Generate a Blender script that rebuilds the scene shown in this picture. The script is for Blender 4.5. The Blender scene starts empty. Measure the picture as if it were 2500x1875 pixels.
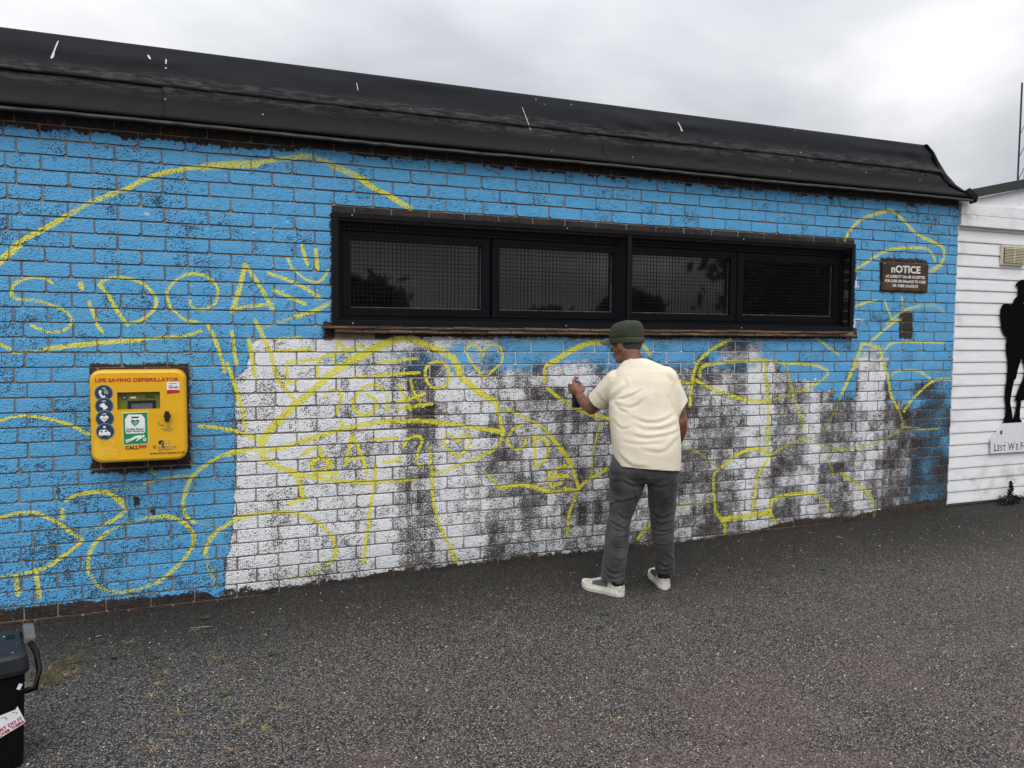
import bpy, bmesh, math, random, json
import numpy as np
from mathutils import Vector, Matrix
from mathutils.geometry import tessellate_polygon

# ------------------------------------------------------------------ camera, sky, sun, exposure
SC = bpy.context.scene
COL = SC.collection
cam_d = bpy.data.cameras.new('camera')
cam = bpy.data.objects.new('camera', cam_d)
COL.objects.link(cam)
cR = Vector((0.93382374, -0.35767978, 0.00619706))
cU = Vector((0.01618507, 0.05954838, 0.9980942))
cF = Vector((0.35736714, 0.93194376, -0.06139676))
cam.matrix_world = Matrix(((cR.x, cU.x, -cF.x, 0.87983), (cR.y, cU.y, -cF.y, -4.88709),
                           (cR.z, cU.z, -cF.z, 1.59484), (0, 0, 0, 1)))
cam_d.sensor_width = 36.0
cam_d.lens = 36.0 * 1878.0 / 2500.0
cam_d.clip_start = 0.05
cam_d.clip_end = 600.0
SC.camera = cam

SUN_EL, SUN_AZ = math.radians(52), math.radians(200)      # sun behind the cloud, behind the camera
world = bpy.data.worlds.new('World')
SC.world = world
world.use_nodes = True
wt = world.node_tree
for n in list(wt.nodes):
    wt.nodes.remove(n)
def wn(t, **k):
    n = wt.nodes.new(t)
    for a, b in k.items():
        setattr(n, a, b)
    return n
w_out = wn('ShaderNodeOutputWorld'); w_bg = wn('ShaderNodeBackground')
w_sky = wn('ShaderNodeTexSky', sky_type='NISHITA', sun_disc=False, sun_elevation=SUN_EL, sun_rotation=SUN_AZ)
w_tc = wn('ShaderNodeTexCoord'); w_sep = wn('ShaderNodeSeparateXYZ')
wt.links.new(w_tc.outputs['Generated'], w_sep.inputs[0])
def wmath(op, a, b=None, c=None, clamp=False):
    n = wn('ShaderNodeMath', operation=op, use_clamp=clamp)
    for i, v in enumerate((a, b, c)):
        if v is None: continue
        if isinstance(v, (int, float)): n.inputs[i].default_value = v
        else: wt.links.new(v, n.inputs[i])
    return n.outputs[0]
zc = wmath('MAXIMUM', w_sep.outputs['Z'], 0.0)
den = wmath('ADD', zc, 0.22)
w_cmb = wn('ShaderNodeCombineXYZ')
wt.links.new(wmath('DIVIDE', w_sep.outputs['X'], den), w_cmb.inputs[0])
wt.links.new(wmath('DIVIDE', w_sep.outputs['Y'], den), w_cmb.inputs[1])
w_n1 = wn('ShaderNodeTexNoise'); w_n1.inputs['Scale'].default_value = 0.95; w_n1.inputs['Detail'].default_value = 6; w_n1.inputs['Roughness'].default_value = 0.5
w_n1.inputs['Distortion'].default_value = 0.35
w_map = wn('ShaderNodeMapping'); w_map.inputs['Location'].default_value = (3.1, 1.7, 0.0); w_map.inputs['Rotation'].default_value = (0, 0, 0.5)
wt.links.new(w_cmb.outputs[0], w_map.inputs[0]); wt.links.new(w_map.outputs[0], w_n1.inputs['Vector'])
w_ramp = wn('ShaderNodeValToRGB')
cr = w_ramp.color_ramp
cr.elements[0].position = 0.36; cr.elements[0].color = (0.42, 0.43, 0.465, 1)
cr.elements[1].position = 0.67; cr.elements[1].color = (0.80, 0.80, 0.81, 1)
e = cr.elements.new(0.5); e.color = (0.54, 0.55, 0.575, 1)
wt.links.new(w_n1.outputs[0], w_ramp.inputs[0])
# overcast sky: brighter towards the zenith
grad = wmath('ADD', wmath('MULTIPLY', zc, 2.3), 0.78)
w_mul = wn('ShaderNodeVectorMath', operation='SCALE')
wt.links.new(w_ramp.outputs[0], w_mul.inputs[0]); wt.links.new(wmath('MULTIPLY', grad, 10.0), w_mul.inputs['Scale'])
w_mix = wn('ShaderNodeMix', data_type='RGBA'); w_mix.inputs[0].default_value = 0.96
wt.links.new(w_sky.outputs[0], w_mix.inputs[6]); wt.links.new(w_mul.outputs[0], w_mix.inputs[7])
wt.links.new(w_mix.outputs[2], w_bg.inputs[0])
w_bg.inputs[1].default_value = 0.1
wt.links.new(w_bg.outputs[0], w_out.inputs[0])

sun_d = bpy.data.lights.new('sun', 'SUN'); sun_d.energy = 1.5; sun_d.angle = math.radians(50); sun_d.color = (1.0, 0.97, 0.93)
sun = bpy.data.objects.new('sun', sun_d); COL.objects.link(sun)
# Nishita rotation 200 deg: sun stands at azimuth (sin, cos) = behind the camera, slightly to its left
sdir = Vector((math.sin(SUN_AZ) * math.cos(SUN_EL), math.cos(SUN_AZ) * math.cos(SUN_EL), math.sin(SUN_EL)))
sun.rotation_euler = sdir.to_track_quat('Z', 'Y').to_euler()
sun.location = sdir * 30

SC.view_settings.view_transform = 'Standard'
SC.view_settings.look = 'None'
SC.view_settings.exposure = 0.0
SC.view_settings.gamma = 1.0
SC.view_settings.use_curve_mapping = False

rnd = random.Random(7)
nrg = np.random.default_rng(11)
PI = math.pi

# ------------------------------------------------------------------ helpers
def mat_new(name):
    m = bpy.data.materials.new(name); m.use_nodes = True
    for n in list(m.node_tree.nodes): m.node_tree.nodes.remove(n)
    return m

class NB:
    """small node builder"""
    def __init__(s, name):
        s.m = mat_new(name); s.t = s.m.node_tree
        s.out = s.n('ShaderNodeOutputMaterial'); s.b = s.n('ShaderNodeBsdfPrincipled')
        s.t.links.new(s.b.outputs[0], s.out.inputs[0])
    def n(s, t, **k):
        n = s.t.nodes.new(t)
        for a, b in k.items(): setattr(n, a, b)
        return n
    def l(s, a, b): s.t.links.new(a, b)
    def set(s, inp, v):
        if isinstance(v, bpy.types.NodeSocket): s.l(v, inp)
        else: inp.default_value = v
    def math(s, op, a, b=None, c=None, clamp=False):
        n = s.n('ShaderNodeMath', operation=op, use_clamp=clamp)
        for i, v in enumerate((a, b, c)):
            if v is not None: s.set(n.inputs[i], v)
        return n.outputs[0]
    def mix(s, f, a, b):
        n = s.n('ShaderNodeMix', data_type='RGBA')
        s.set(n.inputs[0], f)
        for i, v in ((6, a), (7, b)):
            s.set(n.inputs[i], v if isinstance(v, bpy.types.NodeSocket) else (*v, 1.0))
        return n.outputs[2]
    def noise(s, vec, scale, detail=3, rough=0.5, out=0, dist=0.0):
        n = s.n('ShaderNodeTexNoise')
        n.inputs['Scale'].default_value = scale; n.inputs['Detail'].default_value = detail
        n.inputs['Roughness'].default_value = rough; n.inputs['Distortion'].default_value = dist
        s.l(vec, n.inputs['Vector']); return n.outputs[out]
    def voro(s, vec, scale, feature='F1', dim='3D'):
        n = s.n('ShaderNodeTexVoronoi', feature=feature, voronoi_dimensions=dim)
        n.inputs['Scale'].default_value = scale; s.l(vec, n.inputs['Vector']); return n
    def pos(s): return s.n('ShaderNodeNewGeometry').outputs['Position']
    def obj(s): return s.n('ShaderNodeTexCoord').outputs['Object']
    def rng(s, v, a, b, c=0.0, d=1.0, smooth=True):
        n = s.n('ShaderNodeMapRange', interpolation_type='SMOOTHSTEP' if smooth else 'LINEAR')
        s.set(n.inputs[0], v); n.inputs[1].default_value = a; n.inputs[2].default_value = b
        n.inputs[3].default_value = c; n.inputs[4].default_value = d; return n.outputs[0]
    def bump(s, h, strength=0.5, dist=0.003):
        n = s.n('ShaderNodeBump'); n.inputs['Strength'].default_value = strength; n.inputs['Distance'].default_value = dist
        s.l(h, n.inputs['Height']); s.l(n.outputs[0], s.b.inputs['Normal']); return n
    def col(s, v): s.set(s.b.inputs['Base Color'], v if isinstance(v, bpy.types.NodeSocket) else (*v, 1.0))
    def rough(s, v): s.set(s.b.inputs['Roughness'], v)
    def spec(s, v): s.set(s.b.inputs['Specular IOR Level'], v)

def plain(name, col, rough=0.6, var=0.12, scale=40.0, bump=0.0, metal=0.0, spec=0.5, bdist=0.002, bscale=None, coat=0.0):
    """one colour with a little procedural mottling and relief"""
    b = NB(name); p = b.obj()
    nz = b.noise(p, scale, 4, 0.6)
    f = b.rng(nz, 0.3, 0.7, 1 - var, 1 + var, False)
    v = b.n('ShaderNodeVectorMath', operation='SCALE'); v.inputs[0].default_value = col; b.l(f, v.inputs['Scale'])
    b.col(v.outputs[0]); b.rough(rough); b.b.inputs['Metallic'].default_value = metal; b.spec(spec)
    b.b.inputs['Coat Weight'].default_value = coat
    if bump: b.bump(b.noise(p, bscale or scale * 3, 4, 0.6), bump, bdist)
    return b.m

def mesh_obj(name, vs, fs, mat, parent=None, smooth=False):
    me = bpy.data.meshes.new(name); me.from_pydata([tuple(v) for v in vs], [], [tuple(f) for f in fs]); me.update()
    if smooth: me.polygons.foreach_set('use_smooth', [True] * len(me.polygons))
    o = bpy.data.objects.new(name, me); COL.objects.link(o)
    if mat: me.materials.append(mat)
    if parent: o.parent = parent
    return o
def bm_obj(name, bm, mat, parent=None, smooth=False):
    bmesh.ops.recalc_face_normals(bm, faces=bm.faces)
    me = bpy.data.meshes.new(name); bm.to_mesh(me); bm.free()
    if smooth: me.polygons.foreach_set('use_smooth', [True] * len(me.polygons))
    o = bpy.data.objects.new(name, me); COL.objects.link(o)
    if mat: me.materials.append(mat)
    if parent: o.parent = parent
    return o
def empty(name, loc, rz=0.0, label=None, cat=None, group=None):
    o = bpy.data.objects.new(name, None); COL.objects.link(o); o.location = loc; o.rotation_euler = (0, 0, rz)
    o.empty_display_size = 0.1
    return tag(o, label, cat, group)
def tag(o, label=None, cat=None, group=None, kind=None):
    if label: o['label'] = label
    if cat: o['category'] = cat
    if group: o['group'] = group
    if kind: o['kind'] = kind
    return o
def add_box(bm, x0, x1, y0, y1, z0, z1, bev=0.0):
    g = bmesh.ops.create_cube(bm, size=1.0)
    for v in g['verts']:
        v.co = Vector(((x0 + x1) / 2 + v.co.x * (x1 - x0), (y0 + y1) / 2 + v.co.y * (y1 - y0), (z0 + z1) / 2 + v.co.z * (z1 - z0)))
    if bev:
        es = list({e for v in g['verts'] for e in v.link_edges})
        bmesh.ops.bevel(bm, geom=es, offset=bev, segments=2, affect='EDGES', profile=0.6)
def box(name, x0, x1, y0, y1, z0, z1, mat, parent=None, bev=0.0):
    bm = bmesh.new(); add_box(bm, x0, x1, y0, y1, z0, z1, bev); return bm_obj(name, bm, mat, parent)
def prism_xz(name, pts, y0, y1, mat, parent=None):
    """outline in x,z extruded from y0 (front) to y1 (back)"""
    bm = bmesh.new()
    a = [bm.verts.new((p[0], y0, p[1])) for p in pts]; b = [bm.verts.new((p[0], y1, p[1])) for p in pts]
    n = len(pts)
    for t in tessellate_polygon([[Vector((p[0], p[1], 0)) for p in pts]]):
        try: bm.faces.new([a[i] for i in t]); bm.faces.new([b[i] for i in t[::-1]])
        except ValueError: pass
    for i in range(n): bm.faces.new((a[i], b[i], b[(i + 1) % n], a[(i + 1) % n]))
    return bm_obj(name, bm, mat, parent)
def add_tube(bm, pts, r, seg=8, cap=True):
    pts = [Vector(p) for p in pts]; rs = r if isinstance(r, (list, tuple)) else [r] * len(pts)
    rings = []
    for i, p in enumerate(pts):
        d = (pts[min(i + 1, len(pts) - 1)] - pts[max(i - 1, 0)]).normalized()
        u = d.cross(Vector((0.13, 0.31, 1))).normalized() if abs(d.z) < 0.95 else d.cross(Vector((0, 1, 0))).normalized()
        w = d.cross(u).normalized()
        rings.append([bm.verts.new(p + (u * math.cos(2 * PI * k / seg) + w * math.sin(2 * PI * k / seg)) * rs[i]) for k in range(seg)])
    for a, b in zip(rings, rings[1:]):
        for k in range(seg): bm.faces.new((a[k], a[(k + 1) % seg], b[(k + 1) % seg], b[k]))
    if cap: bm.faces.new(rings[0][::-1]); bm.faces.new(rings[-1])
def text(name, s, size, mat, parent, loc, rot=(PI / 2, 0, 0), align='LEFT', bold=0.0, sx=1.0, depth=0.0006, shear=0.0):
    cu = bpy.data.curves.new(name, 'FONT'); cu.body = s; cu.size = size; cu.align_x = align; cu.offset = bold
    cu.extrude = depth / 2; cu.resolution_u = 3; cu.shear = shear
    t = bpy.data.objects.new('tmp_text', cu); COL.objects.link(t)
    bpy.context.view_layer.update()
    me = bpy.data.meshes.new_from_object(t.evaluated_get(bpy.context.evaluated_depsgraph_get()))
    bpy.data.objects.remove(t); bpy.data.curves.remove(cu)
    me.name = name; me.materials.clear(); me.materials.append(mat)
    o = bpy.data.objects.new(name, me); COL.objects.link(o); o.parent = parent
    o.location = loc; o.rotation_euler = rot; o.scale = (sx, 1, 1)
    return o

# value noise on a grid, for the paint map
def vnoise(nx, ny, cx, cy, seed):
    r = np.random.default_rng(seed); g = r.random((cy + 3, cx + 3)).astype(np.float32)
    X = np.linspace(0, cx, nx, dtype=np.float32); Y = np.linspace(0, cy, ny, dtype=np.float32)
    xi = X.astype(int); yi = Y.astype(int); fx = X - xi; fy = Y - yi
    fx = fx * fx * (3 - 2 * fx); fy = fy * fy * (3 - 2 * fy)
    a = g[yi][:, xi]; b = g[yi][:, xi + 1]; c = g[yi + 1][:, xi]; d = g[yi + 1][:, xi + 1]
    return (a * (1 - fx) + b * fx) * (1 - fy)[:, None] + (c * (1 - fx) + d * fx) * fy[:, None]

# ------------------------------------------------------------------ wall numbers
CO = 0.0828                 # course height
BL = 0.24136                # brick length with its joint
WX1 = 6.872                 # right end of the brick wall
WX0 = -2.3
OX0, OX1, OZ0, OZ1 = 1.572, 5.712, 1.612, 2.318     # window opening in the brickwork
def ground_z(x, y):
    t = max(0.0, min(1.0, (y + 0.75) / 0.75)); t = t * t * (3 - 2 * t)
    xs = [-3, -0.8, 0.2, 0.9, 1.3, 2.4, 2.9, 4.0, 5.1, 6.3, 6.9, 9]
    zs = [-.03, -.041, -.012, -.022, .012, .036, .034, .030, .070, .095, .108, .118]
    return t * float(np.interp(x, xs, zs)) + 0.006 * math.sin(x * 2.1 + y) * math.sin(y * 1.7) * (1 - t)

# brick layout: list of (x0, x1, z0, z1, row)
BR = []
for r in range(-1, 35):
    z1 = (34 - r) * CO; z0 = z1 - CO
    drift = 0.045 * (1 - math.exp(-max(0, r) / 10.0)) * 0.6
    js = []
    off = 0.0 if r % 2 else -0.5
    k = -12
    while True:
        x = (k + off) * BL
        if x > WX1 - 0.4 * BL: break
        w = math.exp(-max(0.0, x + 0.3) / 1.0)
        x += drift * w + rnd.uniform(-.005, .005)
        if r % 2 and k == -1: x += 0.28 * BL - 0.0
        if x > WX0: js.append(x)
        k += 1
    js = [WX0] + js + [WX1 + (0.003 if r % 2 else -0.003)]
    if r == 27:
        pass
    for a, b in zip(js, js[1:]):
        if b - a < 0.05: continue
        segs = [(a, b)]
        if 6 <= r <= 13 or (r == 14):
            segs = []
            if a < OX0: segs.append((a, min(b, OX0 + 0.0055)))
            if b > OX1: segs.append((max(a, OX1 - 0.0055), b))
            if not segs and r != 14: continue
            if r == 14 and not segs: segs = [(a, b)]
        for (p, q_) in segs:
            if q_ - p < 0.035: continue
            zt = z1
            if r == 14 and p >= OX0 - 0.02 and q_ <= OX1 + 0.3 and p < OX1 - 0.02: zt = OZ0 - 0.001
            BR.append((p, q_, z0, zt, r))

# ------------------------------------------------------------------ paint map (coverage of each paint on the wall)
# spray lines on the wall: width mm, density, then x, z in mm along the wall
STROKES = [[31,0.95,-189,2008,-107,2095,20,2178,126,2252],
[34,0.75,126,2252,250,2336,423,2418],
[31,0.95,423,2418,552,2497,716,2550,817,2570],
[52,0.9,817,2567,901,2586,1109,2612],
[36,0.8,1118,2619,1342,2671,1425,2688],
[52,0.6,1342,2676,1425,2683,1527,2654],
[49,0.75,1522,2659,1589,2631,1675,2600,1771,2560],
[40,0.95,1722,2580,1819,2521,1918,2479,2048,2410],
[32,0.95,-111,2075,-175,2009,-219,1962],
[19,0.95,38,1874,12,1894,-39,1905,-98,1891,-143,1860,-157,1817,-145,1788,-109,1781],
[20,0.8,-109,1781,-36,1774,31,1754,83,1729,123,1687,118,1644,80,1613,27,1604,-25,1617,-69,1642],
[29,1.0,174,1874,181,1848],
[21,0.95,213,1775,235,1706,253,1645,275,1606],
[23,0.95,270,1872,315,1804,360,1717,406,1647],
[20,0.95,262,1872,302,1904,380,1917,460,1900,515,1862,555,1809,553,1756,520,1711,471,1674,406,1656],
[20,0.9,776,1674,717,1678,660,1722,627,1766,612,1829,638,1883,697,1934,756,1950,814,1943,865,1908,890,1854,876,1790,837,1752,777,1742,744,1764,736,1796],
[32,0.95,966,1736,1002,1848,1044,2015],
[28,0.95,1044,2015,1100,1934,1152,1842,1196,1750],
[24,0.9,974,1750,1062,1766,1196,1783],
[26,0.95,1176,1969,1289,1931,1389,1886,1482,1822],
[26,0.95,1206,1867,1297,1827,1388,1787],
[30,0.95,1529,1794,1444,1745,1332,1710],
[26,0.6,1332,1710,1240,1675,1132,1641],
[19,0.95,1290,2062,1308,2016,1362,1961,1418,1930,1474,1927,1512,1966,1526,2000],
[24,1.0,1373,2141,1405,2029],
[25,1.0,1457,2121,1465,1998],
[21,0.6,-161,1487,2,1510],
[31,0.9,-6,1512,231,1542,468,1563],
[20,0.9,469,1566,616,1582,716,1592,792,1617],
[22,0.9,-224,1544,-175,1510],
[24,0.95,831,1652,860,1588,901,1468,917,1376],
[24,0.95,964,1616,971,1533,987,1422],
[29,0.95,1060,1571,1076,1440,1092,1346],
[30,0.95,1097,1683,1140,1590,1184,1477,1218,1344,1281,1248,1327,1189],
[18,0.8,1212,1571,1285,1581,1358,1581],
[26,0.95,935,1422,968,1319,1001,1197,1034,1036],
[21,0.9,-237,1117,-171,1140,-97,1142,-9,1126,89,1093,157,1051,195,1031],
[23,0.9,774,1055,877,1042,981,1014,1105,957],
[27,0.6,486,848,534,781],
[22,0.9,70,658,132,689,242,700,305,678,360,629],
[20,0.5,242,700,353,706,483,711,500,719],
[20,0.7,475,730,616,758,726,765],
[25,0.9,676,606,699,697,743,769,830,838,918,881,1015,905,1131,909],
[25,0.9,160,691,219,697,286,683,328,646,369,585,325,540,273,510],
[21,0.5,273,510,205,487,138,483],
[28,0.8,52,609,53,556],
[24,0.9,-253,584,-182,603,-87,605,-24,572,56,514,105,462,145,429,103,385,27,326,-47,286,-136,267],
[22,0.6,-136,267,-255,259],
[28,0.8,-180,262,-176,149],
[28,0.8,-84,276,-72,118],
[27,0.85,481,527,588,529,668,492,721,428,729,357,682,271,599,189,526,137],
[27,0.65,526,137,446,116,350,102,264,122,206,172,174,244],
[27,0.85,174,244,176,330,212,404,281,466],
[23,0.6,281,466,368,507,464,529],
[26,0.85,699,670,679,611,687,531,732,482],
[24,0.5,732,482,851,457],
[41,0.5,846,112,810,207,793,290],
[32,0.85,793,290,822,369,888,434,984,482,1099,504,1226,504,1335,486,1426,431,1507,371,1553,292,1558,206,1516,156],
[39,0.6,1516,156,1402,104,1301,83],
[87,0.22,930,92,1084,75,1261,58],
[23,1.0,1224,1497,1325,1503,1418,1511],
[23,1.0,1278,1430,1370,1439,1464,1443,1462,1395,1458,1337],
[23,1.0,1278,1430,1281,1311,1341,1315],
[25,1.0,1483,1458,1588,1487,1744,1531],
[23,1.0,1549,1424,1574,1501,1593,1560,1646,1462],
[53,1.0,1136,952,1164,1008,1237,1082,1331,1176],
[50,1.0,1331,1176,1415,1241,1510,1327,1607,1404],
[61,1.0,1607,1404,1734,1472,1862,1536,1943,1571],
[52,1.0,1943,1571,2034,1581,2137,1546],
[44,1.0,2137,1546,2242,1501,2338,1449],
[57,1.0,2338,1449,2370,1387,2392,1325],
[49,1.0,2392,1325,2468,1262,2556,1197,2634,1153],
[35,1.0,2634,1153,2657,1078,2680,993,2692,928],
[31,1.0,1144,885,1254,909,1375,942,1488,976],
[37,0.9,1488,976,1633,1010,1780,1035,1931,1045,2137,1038,2349,1010,2513,978,2669,951],
[41,1.0,1131,953,1121,896,1139,838,1206,796,1317,741],
[32,1.0,1317,741,1448,704,1680,665,1879,652],
[32,0.7,1879,652,2084,660],
[31,0.8,2200,689,2242,697,2404,741,2536,787,2647,845,2692,928],
[25,1.0,934,876,1045,899,1135,905],
[23,1.0,937,1033,1029,999,1127,962],
[34,1.0,1326,740,1344,681,1362,592],
[32,0.9,1277,549,1324,570,1380,581],
[26,1.0,1819,762,1808,652,1788,522,1772,381,1751,251,1741,130],
[27,0.9,2179,866,2189,680,2200,523,2221,407,2264,288,2318,178],
[45,0.8,2318,178,2351,95],
[23,0.7,1500,1201,1505,1234,1538,1253],
[23,1.0,1538,1253,1596,1247,1605,1208,1586,1150,1576,1101],
[27,1.0,1603,1051,1607,1041],
[22,1.0,1752,1274,1831,1278,1891,1212,1896,1161,1886,1111],
[26,1.0,1742,1264,1683,1196,1683,1137,1731,1091,1791,1104,1821,1143,1811,1193,1762,1224],
[22,1.0,1842,1427,1963,1439,2096,1450],
[24,1.0,1802,1338,1952,1351,2108,1357],
[20,1.0,1674,1329,1762,1343],
[26,1.0,1972,1285,2003,1209,2049,1117],
[24,0.9,2049,1309,2065,1248,2127,1135],
[24,1.0,1952,1165,2044,1188,2148,1221],
[26,0.9,1962,1119,2064,1137,2190,1154],
[23,1.0,2226,1429,2279,1414,2306,1357,2304,1295,2263,1260,2216,1251,2169,1282,2146,1338,2153,1389,2190,1422,2226,1429],
[19,1.0,2556,1312,2500,1376,2446,1449,2429,1511,2467,1537,2511,1527,2544,1464],
[19,1.0,2544,1464,2555,1511,2610,1542,2666,1521,2683,1458,2666,1406,2611,1364,2556,1312],
[25,1.0,1364,855,1421,891,1478,889,1478,849],
[43,0.9,1420,794,1449,831,1506,819,1535,788,1505,750,1448,733],
[27,1.0,1420,794,1439,744,1582,721],
[26,1.0,1626,783,1652,881,1672,959,1710,878,1740,807,1764,715],
[18,1.0,1627,807,1740,817],
[22,1.0,1800,929,1961,937],
[26,1.0,1869,780,1981,794],
[25,1.0,2002,880,2033,924,2095,942,2126,910,2106,859,2085,789],
[25,1.0,2100,752,2126,750],
[23,1.0,2382,784,2317,829,2274,883,2285,934,2328,938,2366,889,2404,935,2453,922,2447,865,2382,784],
[24,0.9,2828,987,2760,958,2726,895,2749,840,2795,822,2852,846,2858,889],
[26,1.0,2916,887,2928,789,2935,701,3005,741,3028,817,2992,884,2916,903],
[31,1.0,3161,689,3065,661,3042,618,3186,615,3042,618,3055,552,3138,568],
[25,0.9,2691,1109,2851,1040,2991,960,3111,835,3197,731,3224,674],
[31,0.95,3027,915,3118,812,3191,709,3241,595,3267,516],
[30,0.8,2570,668,2626,611,2671,555],
[37,0.9,2671,560,2797,574,2913,555,3043,508],
[31,0.9,3043,508,3151,507,3226,513],
[31,0.9,3157,528,3255,500],
[31,0.9,3267,516,3340,578,3439,623,3501,648],
[31,0.8,3255,494,3231,429,3196,342,3179,186],
[23,0.7,3433,1011,3410,900,3380,778,3364,610],
[30,0.9,2994,1285,2999,1382,3040,1414],
[45,1.0,3040,1414,3158,1478,3302,1544,3425,1561],
[36,0.9,3767,1545,3833,1477],
[35,0.8,3018,1241,3102,1174,3235,1094,3358,1046,3496,1009],
[30,0.8,4097,1274,4200,1243],
[33,0.9,4183,1086,4193,1232,4211,1336,4264,1429,4373,1511,4540,1588],
[33,0.8,4267,1301,4279,1371,4376,1399,4573,1416,4850,1424],
[32,0.8,4850,1424,5076,1401,5308,1387,5419,1361,5492,1323,5408,1248,5238,1182],
[32,0.6,5238,1182,5085,1142,4905,1109],
[34,0.9,4905,1109,4757,1107,4581,1147,4423,1192,4324,1235,4226,1278],
[36,0.8,4851,1402,4886,1232,4908,1012,4907,815,4919,667],
[32,0.9,4934,666,4834,536,4807,427,4783,256],
[35,0.7,5061,1389,5112,1253,5147,1129,5213,1002,5281,850],
[29,0.6,4128,789,4253,736,4367,659,4440,583],
[31,0.75,4435,246,4415,428,4412,549,4482,605],
[32,0.95,4482,605,4595,683,4724,725,4858,725,4934,666],
[28,0.7,4949,678,5099,745,5252,788,5347,784],
[29,0.6,4098,331,4236,333,4418,350],
[51,0.9,4493,193,4608,202,4814,210,4949,218],
[45,0.7,4434,258,4523,154,4525,93],
[40,0.9,4950,181,4961,305,5113,344,5395,344],
[36,0.7,5395,344,5477,281,5578,183],
[35,0.8,4949,218,5013,126],
[37,0.8,3755,113,3858,209],
[33,0.7,5356,1611,5429,1561,5593,1467],
[29,0.85,5934,1575,6048,1653,6181,1739,6249,1759],
[31,0.7,6096,1726,6213,1792,6315,1846,6454,1875],
[42,0.55,6454,1875,6632,1885,6745,1827],
[38,0.9,5646,1156,5714,1282,5775,1409,5843,1556],
[31,0.9,5843,1556,5935,1543,6029,1524],
[34,0.9,6029,1524,6078,1394,6135,1263,6167,1132,6251,1011],
[29,0.6,6251,1011,6309,904,6321,837],
[30,0.5,5646,1156,5594,1042,5518,930,5442,818],
[27,0.8,6073,1485,6172,1563,6452,1571,6759,1565],
[30,0.75,6143,1276,6219,1321,6376,1333,6501,1312,6612,1257],
[32,0.8,6842,1247,6667,1243,6527,1164,6406,1074,6323,983],
[30,0.6,6329,850,6545,822,6745,821],
[33,0.6,6312,837,6176,776,5973,719,5756,690,5543,700,5381,758],
[26,0.6,5496,663,5549,558,5585,466],
[39,0.75,5666,487,5802,401,5940,314,6030,202,6027,96],
[35,0.9,5619,2389,5695,2498,5806,2573,5969,2627,6102,2661],
[34,0.85,6102,2661,6243,2580,6405,2473,6604,2418,6696,2383,6718,2318,6686,2238],
[46,0.85,6686,2238,6563,2167],
[31,0.85,5734,2156,5855,2218,6001,2300,6152,2345,6324,2359,6499,2361,6573,2325,6612,2268],
[26,0.9,5755,1861,5869,1895,5969,1914],
[24,0.85,6061,1918,6126,1803,6163,1752],
[24,0.85,6249,1948,6289,1832]]
SIL = [[7.634,2.096],[7.645,2.076],[7.664,2.083],[7.673,2.03],[7.67,1.99],[7.633,1.969],[7.607,1.922],[7.58,1.908],[7.55,1.918],[7.512,1.922],[7.475,1.906],[7.455,1.865],[7.46,1.786],[7.479,1.706],[7.501,1.653],[7.561,1.607],[7.546,1.546],[7.561,1.466],[7.581,1.385],[7.581,1.304],[7.576,1.223],[7.562,1.143],[7.564,1.061],[7.583,0.966],[7.578,0.898],[7.564,0.879],[7.563,0.838],[7.669,0.834],[7.666,0.889],[7.652,0.951],[7.628,1.019],[7.633,1.087],[7.648,1.155],[7.663,1.222],[7.69,1.249],[7.705,1.317],[7.73,1.384],[7.746,1.425],[7.766,1.425],[7.795,1.37],[7.804,1.329],[7.804,1.288],[7.788,1.234],[7.753,1.18],[7.727,1.126],[7.694,1.045],[7.724,1.037],[7.718,0.976],[7.694,0.895],[7.677,0.868],[7.679,0.834],[7.792,0.834],[7.784,0.858],[7.764,0.865],[7.759,0.948],[7.769,1.002],[7.763,1.036],[7.811,1.042],[7.856,1.11],[7.886,1.246],[7.908,1.492],[7.924,1.697],[7.902,1.819],[7.842,1.886],[7.792,1.899],[7.758,1.911],[7.742,1.927],[7.765,1.949],[7.769,1.986],[7.832,2.034],[7.84,2.082],[7.797,2.121],[7.747,2.139],[7.708,2.141],[7.671,2.124]]
PLATE = [[7.554,0.835],[7.391,0.702],[7.396,0.567],[8.318,0.562],[8.277,0.7],[8.054,0.839]]
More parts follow.
